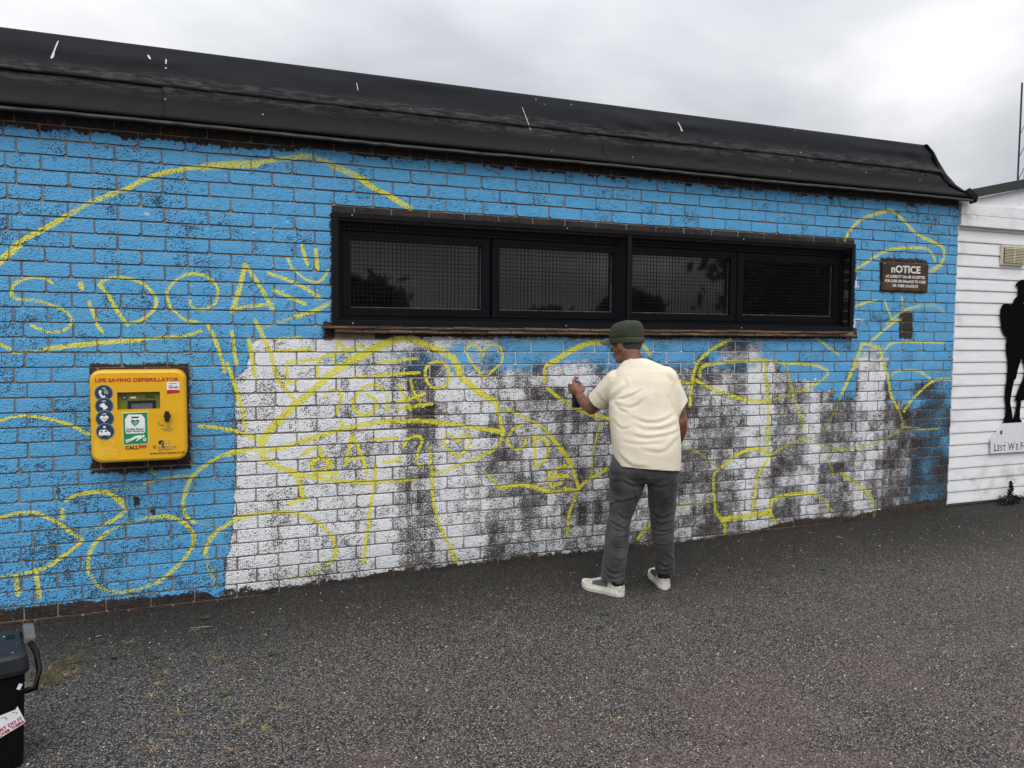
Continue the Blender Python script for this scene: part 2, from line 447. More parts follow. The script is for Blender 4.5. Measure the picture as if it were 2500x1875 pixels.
SHIRTC = [[0.014,0.009,[[-0.215,1.192],[-0.185,1.224],[-0.145,1.261],[-0.097,1.302]]],[0.009,0.005,[[-0.189,1.215],[-0.122,1.225],[-0.057,1.253],[-0.013,1.281]]],[0.012,0.006,[[-0.184,1.197],[-0.144,1.157],[-0.095,1.14]]],[0.012,0.006,[[-0.18,1.199],[-0.122,1.176],[-0.06,1.177],[0.01,1.228]]],[0.014,0.004,[[0.14,1.253],[0.168,1.178],[0.195,1.111]]],[0.016,0.004,[[0.116,1.39],[0.147,1.355],[0.165,1.32]]],[0.012,0.006,[[-0.077,1.114],[0.012,1.085],[0.1,1.091],[0.186,1.134]]],[0.014,0.005,[[-0.067,1.074],[0.013,1.04],[0.122,1.043],[0.209,1.076]]],[0.004,0.002,[[-0.249,1.371],[-0.222,1.336],[-0.203,1.282],[-0.211,1.214]]],[0.012,0.003,[[0.186,1.333],[0.179,1.267],[0.185,1.2]]],[0.012,0.004,[[-0.124,1.351],[-0.11,1.306],[-0.123,1.261]]],[0.01,0.004,[[-0.301,1.262],[-0.274,1.213],[-0.238,1.182]]],[0.014,0.006,[[-0.164,0.892],[-0.07,0.819],[0.023,0.812]]],[0.014,0.005,[[-0.015,0.925],[0.114,0.91],[0.213,0.998]]],[0.012,0.006,[[-0.072,1.008],[0.02,0.992],[0.158,1.015],[0.217,1.035]]],[0.012,0.004,[[-0.137,0.969],[-0.025,0.953],[0.113,0.966]]],[0.012,0.004,[[0.019,1.049],[0.111,1.051],[0.202,1.091]]],[0.003,0.002,[[-0.135,0.797],[0.024,0.792],[0.221,0.831]]],[0.01,0.004,[[-0.195,1.1],[-0.138,1.044],[-0.073,1.056]]],[0.012,0.003,[[0.178,1.426],[0.17,1.333],[0.186,1.221]]]]
JEANSC = [[0.009,0.006,[[-0.196,0.605],[-0.137,0.584],[-0.072,0.603],[-0.021,0.619]]],[0.008,0.005,[[-0.202,0.544],[-0.15,0.587]]],[0.009,0.006,[[-0.156,0.519],[-0.11,0.478],[-0.071,0.49]]],[0.007,0.006,[[-0.201,0.457],[-0.155,0.439],[-0.109,0.418],[-0.076,0.436]]],[0.006,0.005,[[-0.187,0.424],[-0.135,0.401],[-0.079,0.409]]],[0.005,0.005,[[-0.18,0.371],[-0.134,0.362],[-0.075,0.373]]],[0.005,0.004,[[-0.179,0.31],[-0.12,0.299],[-0.087,0.309]]],[0.009,0.008,[[-0.237,0.192],[-0.184,0.152],[-0.131,0.151],[-0.102,0.173]]],[0.007,0.007,[[-0.243,0.165],[-0.196,0.124],[-0.144,0.12],[-0.101,0.14]]],[0.01,0.009,[[-0.126,0.727],[-0.074,0.695],[-0.009,0.691],[0.023,0.707]]],[0.009,0.005,[[-0.178,0.243],[-0.132,0.222],[-0.093,0.234]]],[0.007,0.004,[[-0.218,0.744],[-0.178,0.712],[-0.126,0.727]]],[0.009,0.005,[[-0.061,0.683],[-0.046,0.604],[-0.071,0.537]]],[0.003,0.002,[[-0.118,0.794],[-0.125,0.744]]],[0.003,0.002,[[0.019,0.786],[0.0,0.726]]],[0.003,0.002,[[-0.204,0.664],[-0.183,0.545],[-0.207,0.41],[-0.217,0.207]]],[0.009,0.007,[[0.039,0.528],[0.093,0.486],[0.146,0.492],[0.191,0.521]]],[0.008,0.006,[[0.06,0.475],[0.114,0.442],[0.192,0.467]]],[0.007,0.006,[[0.061,0.407],[0.128,0.395],[0.196,0.406]]],[0.006,0.005,[[0.069,0.366],[0.128,0.371],[0.194,0.389]]],[0.005,0.004,[[0.076,0.305],[0.143,0.3],[0.195,0.318]]],[0.009,0.008,[[0.098,0.19],[0.152,0.162],[0.204,0.182]]],[0.007,0.007,[[0.086,0.148],[0.132,0.129],[0.198,0.148]]],[0.006,0.006,[[0.093,0.114],[0.146,0.106],[0.192,0.12]]],[0.009,0.005,[[0.099,0.531],[0.124,0.586],[0.176,0.629]]],[0.009,0.006,[[0.03,0.718],[0.09,0.686],[0.155,0.702]]],[0.008,0.005,[[0.144,0.247],[0.184,0.208],[0.198,0.168]]],[0.003,0.002,[[0.16,0.783],[0.148,0.722]]]]
WEEDS = [[0.89,-1.33],[0.12,-0.95],[1.11,-0.94],[0.58,-0.79],[0.17,-0.5],[0.79,-0.28]]
DRY = [[0.62,-1.0],[0.6,-1.12],[0.59,-1.23],[0.71,-1.45],[0.95,-1.63],[0.7,-1.62],[1.03,-1.71],[0.43,-0.53],[0.86,-0.91],[0.74,-0.45],[0.63,-1.72],[1.1,-1.54],[0.92,-1.83],[0.91,-1.04],[2.85,-1.27],[2.4,-2.14],[2.53,-0.62],[2.55,-0.74],[3.26,-1.36],[5.23,-0.15],[5.37,-0.3]]
GREEN2 = [[2.93,-1.05],[4.77,-0.78]]
LIT = [[0.77,-0.43],[0.96,-1.2],[0.14,-0.34],[0.27,-0.39],[0.38,-0.74]]
MX0, MX1, MZ0, MZ1 = -0.7, 7.0, -0.12, 2.95
NX, NZ = 2560, 1024
gx = np.linspace(MX0, MX1, NX, dtype=np.float32)[None, :]; gz = np.linspace(MZ0, MZ1, NZ, dtype=np.float32)[:, None]
def sst(a, b, v):
    t = np.clip((v - a) / (b - a), 0, 1); return t * t * (3 - 2 * t)
n_edge = (vnoise(NX, NZ, 300, 130, 1) - .5) * 2 * .022 + (vnoise(NX, NZ, 900, 400, 2) - .5) * .018
n_mid = vnoise(NX, NZ, 60, 26, 3); n_big = vnoise(NX, NZ, 18, 8, 4); n_fine = vnoise(NX, NZ, 240, 100, 5)
n_col = vnoise(NX, 1, 120, 1, 6)[0][None, :]
X = gx + n_edge; Zm = gz + n_edge
def rect(x0, x1, z0, z1, s=0.015):
    return sst(x0 - s, x0 + s, X) * (1 - sst(x1 - s, x1 + s, X)) * sst(z0 - s, z0 + s, Zm) * (1 - sst(z1 - s, z1 + s, Zm))
def srect(x0, x1, z0, z1, s=0.015):
    return sst(x0 - s, x0 + s, gx + n_edge * .35) * (1 - sst(x1 - s, x1 + s, gx + n_edge * .35)) * sst(z0 - s, z0 + s, gz + n_edge * .35) * (1 - sst(z1 - s, z1 + s, gz + n_edge * .35))
# per-brick factors
BRK = np.full((NZ, NX), .5, np.float32)
for (a, b, c, d, r) in BR:
    i0, i1 = [int(round((v - MX0) / (MX1 - MX0) * NX)) for v in (a, b)]; j0, j1 = [int(round((v - MZ0) / (MZ1 - MZ0) * NZ)) for v in (c, d)]
    i0 = max(i0, 0); j0 = max(j0, 0)
    if i1 <= 0 or i0 >= NX or j0 >= NZ: continue
    BRK[j0:j1, i0:i1] = rnd.random()
n_ver = vnoise(NX, NZ, 95, 5, 31) * .6 + vnoise(NX, NZ, 220, 12, 32) * .4
BLK = np.random.default_rng(77).random((40, 130)).astype(np.float32)[np.clip((gz[:, 0] / CO + 2).astype(int), 0, 39)][:, np.clip(((gx[0] + .7) / .062).astype(int), 0, 129)]
# ---- where blue was sprayed
bxs = np.interp(gz[:, 0], [-.1, .0, .25, .32, .52, .65, .9, 1.15, 1.337, 1.40, 1.533, 1.561], [.885, .895, .904, .937, .957, .961, .976, .975, .977, 1.049, 1.068, 1.095]).astype(np.float32)[:, None]
left = (1 - sst(-.012, .012, gx + n_edge * .35 - bxs))
top = sst(-.008, .008, gz + n_edge * .3 - np.where(gx < 1.56, 1.573, np.where(gx < 5.72, 2.36, 1.44)).astype(np.float32))
above = top * np.ones_like(gx)
blue = np.maximum(left, above)
covb = blue * (0.92 + (BRK - .5) * .16 + (n_mid - .5) * .42 + (n_big - .5) * .10)
covb -= blue * sst(1.2, .2, gz) * sst(1.2, .2, gx) * (n_mid * .34)          # thinner low on the left
covb -= blue * sst(.5, .95, n_fine) * .20
band = rect(5.55, 6.9, 1.36, 2.75, .03)
covb += blue * (BLK - .5) * .16
covb = np.maximum(covb, 0)
# blue under the window
def patch(x0, x1, z0, z1, c, s=.04):
    global covb
    m = rect(x0, x1, z0, z1, s) * (c + (n_mid - .5) * .5 + (BRK - .5) * .25)
    covb = np.maximum(covb, m)
patch(2.30, 3.05, 1.43, 1.56, .60); patch(2.05, 2.75, 1.375, 1.49, .62); patch(1.50, 2.05, 1.41, 1.49, .42, .02)
patch(2.25, 2.62, 1.35, 1.50, .66); patch(2.62, 3.62, 1.40, 1.585, .80); patch(2.62, 3.0, 1.36, 1.45, .55); patch(3.0, 4.4, 1.41, 1.60, .74); patch(3.3, 4.8, 1.35, 1.44, .5)
patch(4.0, 5.75, 1.41, 1.61, .80); patch(5.0, 5.75, 1.33, 1.5, .85, .02); patch(5.10, 5.80, 1.26, 1.38, .95, .012)
patch(5.36, 5.79, 1.175, 1.28, .95, .014); patch(5.56, 5.79, 1.10, 1.2, .75, .02)
patch(6.12, 6.9, 1.22, 1.50, .82, .03); patch(6.15, 6.45, 1.05, 1.25, .75, .03); patch(6.35, 6.9, 1.0, 1.3, .46, .05)
patch(6.40, 6.9, .10, 1.1, .34, .06)
# ---- where white was sprayed
wreg = (1 - left) * (1 - sst(1.565, 1.60, gz + n_edge * .6)) * sst(.005, .045, Zm - np.interp(gx[0], [0, 1, 1.3, 2.3, 3.2, 4.4, 5.2, 6.9], [.03, .015, .01, .035, .04, .025, .06, .11]).astype(np.float32)[None, :])
cx_ = np.interp(gx[0], [.9, 1.1, 1.35, 1.6, 1.9, 2.01, 2.03, 2.20, 2.22, 2.30, 2.55, 2.60, 2.9, 2.95, 3.1, 3.3, 3.9, 4.1, 4.3, 4.66, 4.68, 4.72, 4.93, 4.97, 5.24, 5.28, 5.40, 5.44, 5.79, 5.83, 6.08, 6.12, 6.2, 6.3, 6.45, 6.55, 6.9],
                [.80, .76, .82, .74, .80, .74, .47, .47, .68, .74, .70, .50, .47, .57, .60, .55, .50, .47, .48, .52, .54, .80, .80, .50, .50, .72, .72, .50, .50, .70, .70, .48, .46, .40, .32, .14, .05]).astype(np.float32)[None, :]
covw = wreg * (cx_ + (BRK - .5) * .26 + (n_mid - .5) * .26 + (n_ver - .5) * .34 + (BLK - .5) * .20 + (n_fine - .5) * .22)
covw += wreg * sst(1.35, 1.5, gz) * .15 * (1 - sst(4.3, 4.6, gx))
covw -= wreg * sst(2.6, 3.6, gx) * sst(.9, .2, gz) * .03
covw += wreg * (rect(3.0, 3.35, 1.27, 1.45, .07) * .35 + rect(5.82, 6.10, 1.05, 1.42, .02) * .22)
for (a, b, c, d, v) in [(4.35, 4.85, 1.40, 1.50, .7), (4.85, 5.05, 1.42, 1.56, .7), (5.82, 6.05, 1.40, 1.5, .7), (1.5, 2.2, 1.49, 1.60, .75), (2.0, 3.3, 1.50, 1.60, .6)]:
    covw = np.maximum(covw, rect(a, b, c, d, .04) * (v + (n_mid - .5) * .5))
covb *= 1 - .75 * rect(4.45, 4.80, 1.42, 1.56, .05); covb *= 1 - .7 * rect(5.84, 6.02, 1.42, 1.53, .04)
covw -= wreg * sst(2.9, 3.4, gx) * .05
covw = np.maximum(covw, 0)
# ---- bare brick left unpainted
bare = np.zeros((NZ, NX), np.float32)
jit = (vnoise(NX, NZ, 110, 40, 8) - .5) * .034 + (vnoise(NX, NZ, 460, 160, 9) - .5) * .026
def sten(x0, x1, z0, z1, s=.006, k=1.0):
    Zj = gz + jit * k; Xj = gx + n_edge * .3
    return sst(x0 - s, x0 + s, Xj) * (1 - sst(x1 - s, x1 + s, Xj)) * sst(z0 - s, z0 + s, Zj) * (1 - sst(z1 - s, z1 + s, Zj))
bare = np.maximum(bare, sten(-1, 7, 2.725, 3.1, .006, 1.0) * sst(6.9, 6.3, gx * np.ones_like(gz)) + sten(6.3, 7, 2.735, 3.1))
bare = np.maximum(bare, sten(-1, 1.6, 2.700, 3.1, .006, 1.0) * sst(1.4, 1.1, gx * np.ones_like(gz)))
bare = np.maximum(bare, sten(1.555, 5.722, 2.20, 2.402, .004, .22))
bare = np.maximum(bare, sten(1.50, 1.95, 1.578, 1.68, .006, .6))
bare = np.maximum(bare, sten(1.95, 5.78, 1.594, 1.68, .006, .4))
bare = np.maximum(bare, sten(1.545, 1.60, 1.60, 2.35, .004, .1))
bare = np.maximum(bare, srect(.205, .725, .80, 1.425, .010)); bare = np.maximum(bare, srect(.30, .60, .80, .85, .02))
bare = np.maximum(bare, srect(6.235, 6.385, 1.60, 1.82, .006))
bare = np.maximum(bare, srect(6.0, 6.52, 1.985, 2.27, .016)); bare = np.maximum(bare, srect(5.70, 5.745, 1.62, 2.33, .006) * .7)
gb = np.interp(gx[0], [-1, .2, .8, .86, 1.3, 1.9, 2.35, 3.2, 3.9, 4.3, 4.6, 5.0, 5.3, 5.8, 6.2, 6.6, 7], [.075, .07, .045, .012, .022, .055, .050, .055, .035, .060, .055, .11, .14, .12, .17, .195, .20]).astype(np.float32)[None, :]
bare = np.maximum(bare, 1 - sst(-.008, .008, gz + jit * .5 - gb))
bare = np.maximum(bare, srect(.245, .30, .64, .70, .005) * .0)
for (x0, x1, z0, z1) in [(.415, .445, .60, .655), (.505, .53, .545, .58)]:
    bare = np.maximum(bare, srect(x0, x1, z0, z1, .004))
covb *= 1 - bare; covw *= 1 - bare
# ---- yellow spray lines
yel = np.zeros((NZ, NX), np.float32)
def catmull(P):
    P = np.array(P, float)
    if len(P) < 3: return P
    E = np.vstack([2 * P[0] - P[1], P, 2 * P[-1] - P[-2]]); out = []
    for i in range(1, len(E) - 2):
        for t in (0, .25, .5, .75):
            a, b, c, d = E[i - 1:i + 3]
            out.append(.5 * (2 * b + (c - a) * t + (2 * a - 5 * b + 4 * c - d) * t * t + (-a + 3 * b - 3 * c + d) * t ** 3))
    out.append(P[-1]); return np.array(out)
gxx = gx[0]; gzz = gz[:, 0]
for s in STROKES:
    w, dens = s[0] / 1000., s[1]; P = catmull(np.array(s[2:], float).reshape(-1, 2) / 1000.)
    r0 = w * .52
    x0, x1, z0, z1 = P[:, 0].min() - w * 1.3, P[:, 0].max() + w * 1.3, P[:, 1].min() - w * 1.3, P[:, 1].max() + w * 1.3
    i0, i1 = np.searchsorted(gxx, [x0, x1]); j0, j1 = np.searchsorted(gzz, [z0, z1])
    if i1 <= i0 or j1 <= j0: continue
    sx_ = gxx[i0:i1][None, :]; sz_ = gzz[j0:j1][:, None]; D_ = np.full((j1 - j0, i1 - i0), 9., np.float32)
    for a, b in zip(P, P[1:]):
        d = b - a; L2 = (d * d).sum() + 1e-9
        t = np.clip(((sx_ - a[0]) * d[0] + (sz_ - a[1]) * d[1]) / L2, 0, 1)
        D_ = np.minimum(D_, np.sqrt((sx_ - a[0] - t * d[0]) ** 2 + (sz_ - a[1] - t * d[1]) ** 2))
    D_ = D_ * (1 + (n_fine[j0:j1, i0:i1] - .5) * .35)
    v = dens * (1 - sst(r0 * .45, r0 * 1.38, D_)) * (1 - .10 * n_mid[j0:j1, i0:i1])
    yel[j0:j1, i0:i1] = np.maximum(yel[j0:j1, i0:i1], v)
# yellow is kept off the deep unpainted parts, and thins over rough patches
yel *= 1 - .35 * bare
# ---- paint on the joints, streaks, stains
mort = np.clip(wreg * (1 - bare) * (rect(2.0, 4.9, 1.30, 1.62, .08) * .75 + rect(2.2, 2.6, .2, 1.3, .06) * .35 + .14 + (n_mid - .6) * .4) + .15 * blue * (n_fine > .8), 0, 1)
fleck = (vnoise(NX, NZ, 700, 300, 21) > .93) * rect(.9, 1.57, 1.7, 2.72, .2) * (vnoise(NX, NZ, 30, 12, 22) > .45)
mort = np.maximum(mort, fleck * .9)
flk = fleck * (1 - bare) * .8
for (a, b, c, d) in [(5.745, 5.76, 2.02, 2.09), (5.74, 5.755, 1.68, 1.75), (5.73, 5.85, 1.745, 1.755), (5.73, 5.80, 2.015, 2.025), (1.20, 1.55, 1.41, 1.418), (.50, .53, 2.27, 2.285)]:
    flk = np.maximum(flk, srect(a, b, c, d, .003)); mort = np.maximum(mort, srect(a, b, c, d, .004))
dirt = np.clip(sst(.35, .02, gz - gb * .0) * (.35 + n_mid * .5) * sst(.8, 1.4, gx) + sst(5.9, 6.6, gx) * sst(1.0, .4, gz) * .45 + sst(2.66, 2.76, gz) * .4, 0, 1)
def gen_image(name, chans):
    im = bpy.data.images.new(name, NX, NZ, alpha=False, float_buffer=False)
    im.colorspace_settings.name = 'Non-Color'
    a = np.ones((NZ, NX, 4), np.float32)
    for i, c in enumerate(chans): a[..., i] = np.clip(c, 0, 1)
    im.pixels.foreach_set(a.ravel()); im.update(); im.pack(); return im
IM1 = gen_image('paint_coverage', (yel, covb, covw))
IM2 = gen_image('joint_paint_and_dirt', (mort, np.clip(flk, 0, 1), dirt * np.ones((NZ, NX), np.float32)))

def wall_uv(b, p):
    s = b.n('ShaderNodeSeparateXYZ'); b.l(p, s.inputs[0])
    c = b.n('ShaderNodeCombineXYZ')
    b.l(b.math('DIVIDE', b.math('SUBTRACT', s.outputs[0], MX0), MX1 - MX0), c.inputs[0])
    b.l(b.math('DIVIDE', b.math('SUBTRACT', s.outputs[2], MZ0), MZ1 - MZ0), c.inputs[1])
    return c.outputs[0], s
def img(b, im, uv):
    n = b.n('ShaderNodeTexImage', image=im, extension='EXTEND', interpolation='Linear'); b.l(uv, n.inputs[0])
    s = b.n('ShaderNodeSeparateColor'); b.l(n.outputs[0], s.inputs[0]); return s.outputs
BLUE, WHITE, YELLOW = (.105, .410, .74), (.90, .91, .935), (.80, .75, .055)
def make_brick_mat():
    b = NB('sprayed_brick'); p = b.pos(); uv, sp = wall_uv(b, p)
    c1 = img(b, IM1, uv); c2 = img(b, IM2, uv)
    flat = b.n('ShaderNodeCombineXYZ'); b.l(sp.outputs[0], flat.inputs[0]); b.l(sp.outputs[2], flat.inputs[1])
    wv = b.n('ShaderNodeVectorMath', operation='ADD'); b.l(flat.outputs[0], wv.inputs[0])
    ns = b.n('ShaderNodeTexNoise'); ns.inputs['Scale'].default_value = 160; b.l(flat.outputs[0], ns.inputs['Vector'])
    sc = b.n('ShaderNodeVectorMath', operation='SCALE'); b.l(ns.outputs[1], sc.inputs[0]); sc.inputs['Scale'].default_value = .007
    b.l(sc.outputs[0], wv.inputs[1])
    vo = b.voro(wv.outputs[0], 88, 'F1', '2D')
    rc = b.n('ShaderNodeSeparateColor'); b.l(vo.outputs['Color'], rc.inputs[0])
    fine = b.noise(flat.outputs[0], 420, 3, .65)
    d = b.math('ADD', b.math('MULTIPLY', vo.outputs['Distance'], 1.15), b.math('MULTIPLY', b.math('SUBTRACT', fine, .5), .75))
    ve = b.voro(wv.outputs[0], 88, 'DISTANCE_TO_EDGE', '2D')
    jitter = b.math('MULTIPLY', b.math('SUBTRACT', rc.outputs[0], .5), .55)
    def painted(cov, gain=1.25, offs=-.13):
        cv = b.math('ADD', b.math('MULTIPLY', cov, gain), offs)
        t = b.math('ADD', b.math('SUBTRACT', 1.0, cv), jitter)
        dots = b.rng(b.math('SUBTRACT', d, t), -.09, .09)
        wdt = b.math('MULTIPLY', b.rng(cov, .06, .62, 0, .17, False), b.rng(fine, .36, .60, .2, 1.4))
        thr = b.math('MULTIPLY', b.rng(b.math('SUBTRACT', ve.outputs['Distance'], wdt), .025, -.025), b.rng(cov, .04, .2, 0, .85))
        return b.math('MAXIMUM', dots, thr)
    big = b.noise(p, 9, 4, .6); med = b.noise(p, 60, 4, .65)
    base = b.mix(b.rng(big, .35, .65), (.018, .015, .014), (.046, .029, .024))
    base = b.mix(b.rng(med, .45, .75), base, (.070, .042, .034))
    # paint only takes on faces that look towards the sprayer
    ge = b.n('ShaderNodeNewGeometry'); sn = b.n('ShaderNodeSeparateXYZ'); b.l(ge.outputs['True Normal'], sn.inputs[0])
    face = b.rng(b.math('MULTIPLY', sn.outputs[1], -1.0), .30, .55)
    face = b.math('MULTIPLY', face, b.rng(sn.outputs[2], -.45, -.25))
    pw = b.math('MULTIPLY', painted(c1[2]), face); pb = b.math('MULTIPLY', painted(c1[1]), face)
    py = b.math('MULTIPLY', painted(c1[0], 1.18, -.24), b.math('MULTIPLY', face, b.rng(c1[0], .05, .55)))
    tone = b.rng(b.noise(p, 26, 3, .6), .3, .7, .90, 1.06, False)
    def toned(c):
        v = b.n('ShaderNodeVectorMath', operation='SCALE'); v.inputs[0].default_value = c; b.l(tone, v.inputs['Scale']); return v.outputs[0]
    # white is thin: the dark brick greys it where little was sprayed
    wcol = b.mix(b.rng(c1[2], .25, .80), (.42, .43, .46), toned(WHITE))
    col = b.mix(b.math('MULTIPLY', pw, .94), base, wcol)
    bcol = b.mix(b.rng(c1[1], .30, .70), (.060, .245, .42), toned(BLUE))
    col = b.mix(b.math('MULTIPLY', pb, .97), col, bcol)
    pt = b.math('MAXIMUM', pw, pb)
    ycol = b.mix(b.rng(c1[0], .3, .85), (.46, .56, .10), YELLOW)
    col = b.mix(b.math('MULTIPLY', py, b.rng(c1[0], .05, .85, .42, .94)), col, ycol)
    col = b.mix(b.math('MULTIPLY', c2[1], b.rng(fine, .42, .5)), col, (.85, .86, .88))
    dm = b.math('MULTIPLY', c2[2], b.rng(med, .35, .70, .1, .75))
    col = b.mix(dm, col, (.05, .045, .032))
    b.col(col); b.rough(b.rng(pt, 0, 1, .88, .58, False)); b.spec(.35)
    h = b.math('ADD', b.math('MULTIPLY', b.math('MAXIMUM', pt, py), .55), b.math('MULTIPLY', vo.outputs['Distance'], .9))
    h = b.math('ADD', h, b.math('MULTIPLY', b.noise(flat.outputs[0], 130, 4, .6), 1.5))
    b.bump(h, .95, .0034)
    return b.m
def make_mortar_mat():
    b = NB('lime_mortar'); p = b.pos(); uv, sp = wall_uv(b, p); c2 = img(b, IM2, uv); c1 = img(b, IM1, uv)
    col = b.mix(b.rng(b.noise(p, 14, 5, .65), .3, .7), (.17, .136, .106), (.31, .26, .20))
    col = b.mix(b.math('MULTIPLY', b.rng(c1[1], .3, .7), .06), col, BLUE)
    col = b.mix(b.math('MULTIPLY', c2[0], .75), col, (.80, .81, .83))
    col = b.mix(b.math('MULTIPLY', b.rng(c1[0], .3, .9), .5), col, YELLOW)
    col = b.mix(b.math('MULTIPLY', c2[2], .75), col, (.05, .045, .030))
    b.col(col); b.rough(.95); b.spec(.2); b.bump(b.noise(p, 300, 4, .7), .6, .002); return b.m
M = {}
M['brick'] = make_brick_mat(); M['mortar'] = make_mortar_mat()

# ------------------------------------------------------------------ ground
def make_tarmac():
    b = NB('chipped_tarmac'); p = b.pos(); s = b.n('ShaderNodeSeparateXYZ'); b.l(p, s.inputs[0])
    v = b.voro(p, 150); rc = b.n('ShaderNodeSeparateColor'); b.l(v.outputs['Color'], rc.inputs[0])
    v2 = b.voro(p, 230); rc2 = b.n('ShaderNodeSeparateColor'); b.l(v2.outputs['Color'], rc2.inputs[0])
    stone = b.mix(b.rng(rc.outputs[0], .15, 1.0, 0, 1, False), (.016, .0150, .0142), (.168, .155, .145))
    stone = b.mix(b.rng(rc.outputs[1], .90, .94), stone, (.23, .20, .165))
    stone = b.mix(b.rng(rc2.outputs[0], .975, .985), stone, (.55, .53, .48))
    gap = b.rng(v.outputs['Distance'], .45, .80)
    col = b.mix(b.math('MULTIPLY', gap, .92), stone, (.010, .010, .010))
    big = b.noise(p, .9, 5, .6); big2 = b.noise(p, 2.7, 5, .62)
    # reddish-purple chippings and tan dust in wide patches, both further from the wall
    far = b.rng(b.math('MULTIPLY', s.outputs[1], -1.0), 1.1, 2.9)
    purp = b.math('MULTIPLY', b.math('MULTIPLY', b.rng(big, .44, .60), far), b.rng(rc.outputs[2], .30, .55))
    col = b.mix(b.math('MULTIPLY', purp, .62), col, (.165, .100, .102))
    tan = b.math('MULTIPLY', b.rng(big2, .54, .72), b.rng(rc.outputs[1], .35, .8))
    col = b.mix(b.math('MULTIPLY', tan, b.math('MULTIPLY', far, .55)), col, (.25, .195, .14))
    # moss and dirt along the foot of the wall, with shade painted in
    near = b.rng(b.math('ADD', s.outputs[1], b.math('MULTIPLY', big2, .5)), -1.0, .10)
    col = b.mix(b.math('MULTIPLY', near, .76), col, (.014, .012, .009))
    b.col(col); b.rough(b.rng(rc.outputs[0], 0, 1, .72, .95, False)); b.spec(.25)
    h = b.math('ADD', b.math('MULTIPLY', b.math('SUBTRACT', 1.0, v.outputs['Distance']), 1.0), b.math('MULTIPLY', rc.outputs[0], .5))
    b.bump(h, 1.0, .004); return b.m
M['tarmac'] = make_tarmac()
xs = np.concatenate([[-200, -80, -30, -12, -5], np.arange(-3, 10, .1), [10.5, 13, 20, 40, 90, 200]])
ys = np.concatenate([[-200, -90, -40, -20, -11, -8], np.arange(-6.5, -1.2, .12), np.arange(-1.2, .12, .05), [.4, 2, 10, 40, 120]])
vs = [(x, y, ground_z(x, y)) for y in ys for x in xs]; nxs = len(xs)
fs = [(j * nxs + i, j * nxs + i + 1, (j + 1) * nxs + i + 1, (j + 1) * nxs + i) for j in range(len(ys) - 1) for i in range(nxs - 1)]
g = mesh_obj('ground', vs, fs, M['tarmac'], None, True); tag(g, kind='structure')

# loose chippings lying on the tarmac: real stones, thousands of them
def make_chip_mat():
    b = NB('stone_chips'); a = b.n('ShaderNodeAttribute', attribute_name='tone'); s = b.n('ShaderNodeSeparateColor'); b.l(a.outputs['Color'], s.inputs[0])
    c = b.mix(b.rng(s.outputs[0], 0, .80, 0, 1, False), (.018, .017, .016), (.215, .198, .185))
    c = b.mix(b.math('MULTIPLY', s.outputs[1], .42), c, (.16, .088, .098))
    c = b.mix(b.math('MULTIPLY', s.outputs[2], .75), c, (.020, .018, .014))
    c = b.mix(b.rng(s.outputs[0], .960, .968), c, (.50, .475, .43))
    b.col(c); b.rough(.8); b.spec(.3); return b.m
NCH = 120000
yy = -.06 - (nrg.random(NCH) ** 1.0) * 3.6; k = np.exp(nrg.random(NCH) * 0)
# camera-facing spread: keep those in the strip of ground the photograph shows
xx = nrg.random(NCH) * 9.2 - .6
keep = (nrg.random(NCH) < np.clip(.22 + (-yy) / 2.6, 0, 1)) & (xx > -.2 - .0 * yy) & (xx < 9 - .0 * yy) & (yy > -.55 * xx - 2.4)
xx, yy = xx[keep], yy[keep]; n = len(xx)
base = np.array([(1, 0, 0), (0, 1, 0), (-1, 0, 0), (0, -1, 0), (.1, .1, 1)], np.float32)
tri = np.array([(0, 1, 4), (1, 2, 4), (2, 3, 4), (3, 0, 4)], np.int32)
size = (.0022 + nrg.random(n) ** 2 * .0032)[:, None]
ang = nrg.random(n) * 6.283; sx = size * (.8 + nrg.random((n, 1)) * .7); sy = size * (.6 + nrg.random((n, 1)) * .5); sz = size * (.6 + nrg.random((n, 1)) * .7)
V = base[None] + (nrg.random((n, 5, 3)) - .5) * .5
V = V * np.stack([sx, sy, sz], -1)
ca, sa = np.cos(ang)[:, None], np.sin(ang)[:, None]
gzv = np.array([ground_z(a, b_) for a, b_ in zip(xx, yy)])
PX = V[..., 0] * ca - V[..., 1] * sa + xx[:, None]; PY = V[..., 0] * sa + V[..., 1] * ca + yy[:, None]; PZ = V[..., 2] + gzv[:, None] - .0003
co = np.stack([PX, PY, PZ], -1).reshape(-1, 3)
F4 = (tri[None] + (np.arange(n) * 5)[:, None, None]).reshape(-1, 3)
me = bpy.data.meshes.new('gravel'); me.vertices.add(len(co)); me.vertices.foreach_set('co', co.astype(np.float32).ravel())
me.loops.add(len(F4) * 3); me.loops.foreach_set('vertex_index', F4.ravel().astype(np.int32))
me.polygons.add(len(F4)); me.polygons.foreach_set('loop_start', np.arange(0, len(F4) * 3, 3, dtype=np.int32)); me.polygons.foreach_set('loop_total', np.full(len(F4), 3, dtype=np.int32))
me.update(calc_edges=True)
at_ = me.color_attributes.new('tone', 'FLOAT_COLOR', 'POINT')
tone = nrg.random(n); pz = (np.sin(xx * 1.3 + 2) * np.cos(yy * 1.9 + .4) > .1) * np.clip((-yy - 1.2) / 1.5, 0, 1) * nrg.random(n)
dirt_shade = np.clip((yy + 1.0 + .3 * np.sin(xx * 2.3)) / .9, 0, 1) * .9  # chips darken towards the wall: dirt there plus shade put into the colour
cc = np.stack([tone, pz, dirt_shade, np.ones(n)], -1); cc = np.repeat(cc, 5, 0)
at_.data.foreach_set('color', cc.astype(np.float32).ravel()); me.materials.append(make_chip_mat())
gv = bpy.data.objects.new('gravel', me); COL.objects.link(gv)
tag(gv, 'loose grey and pale stone chippings scattered over the dark tarmac', 'gravel', kind='stuff')

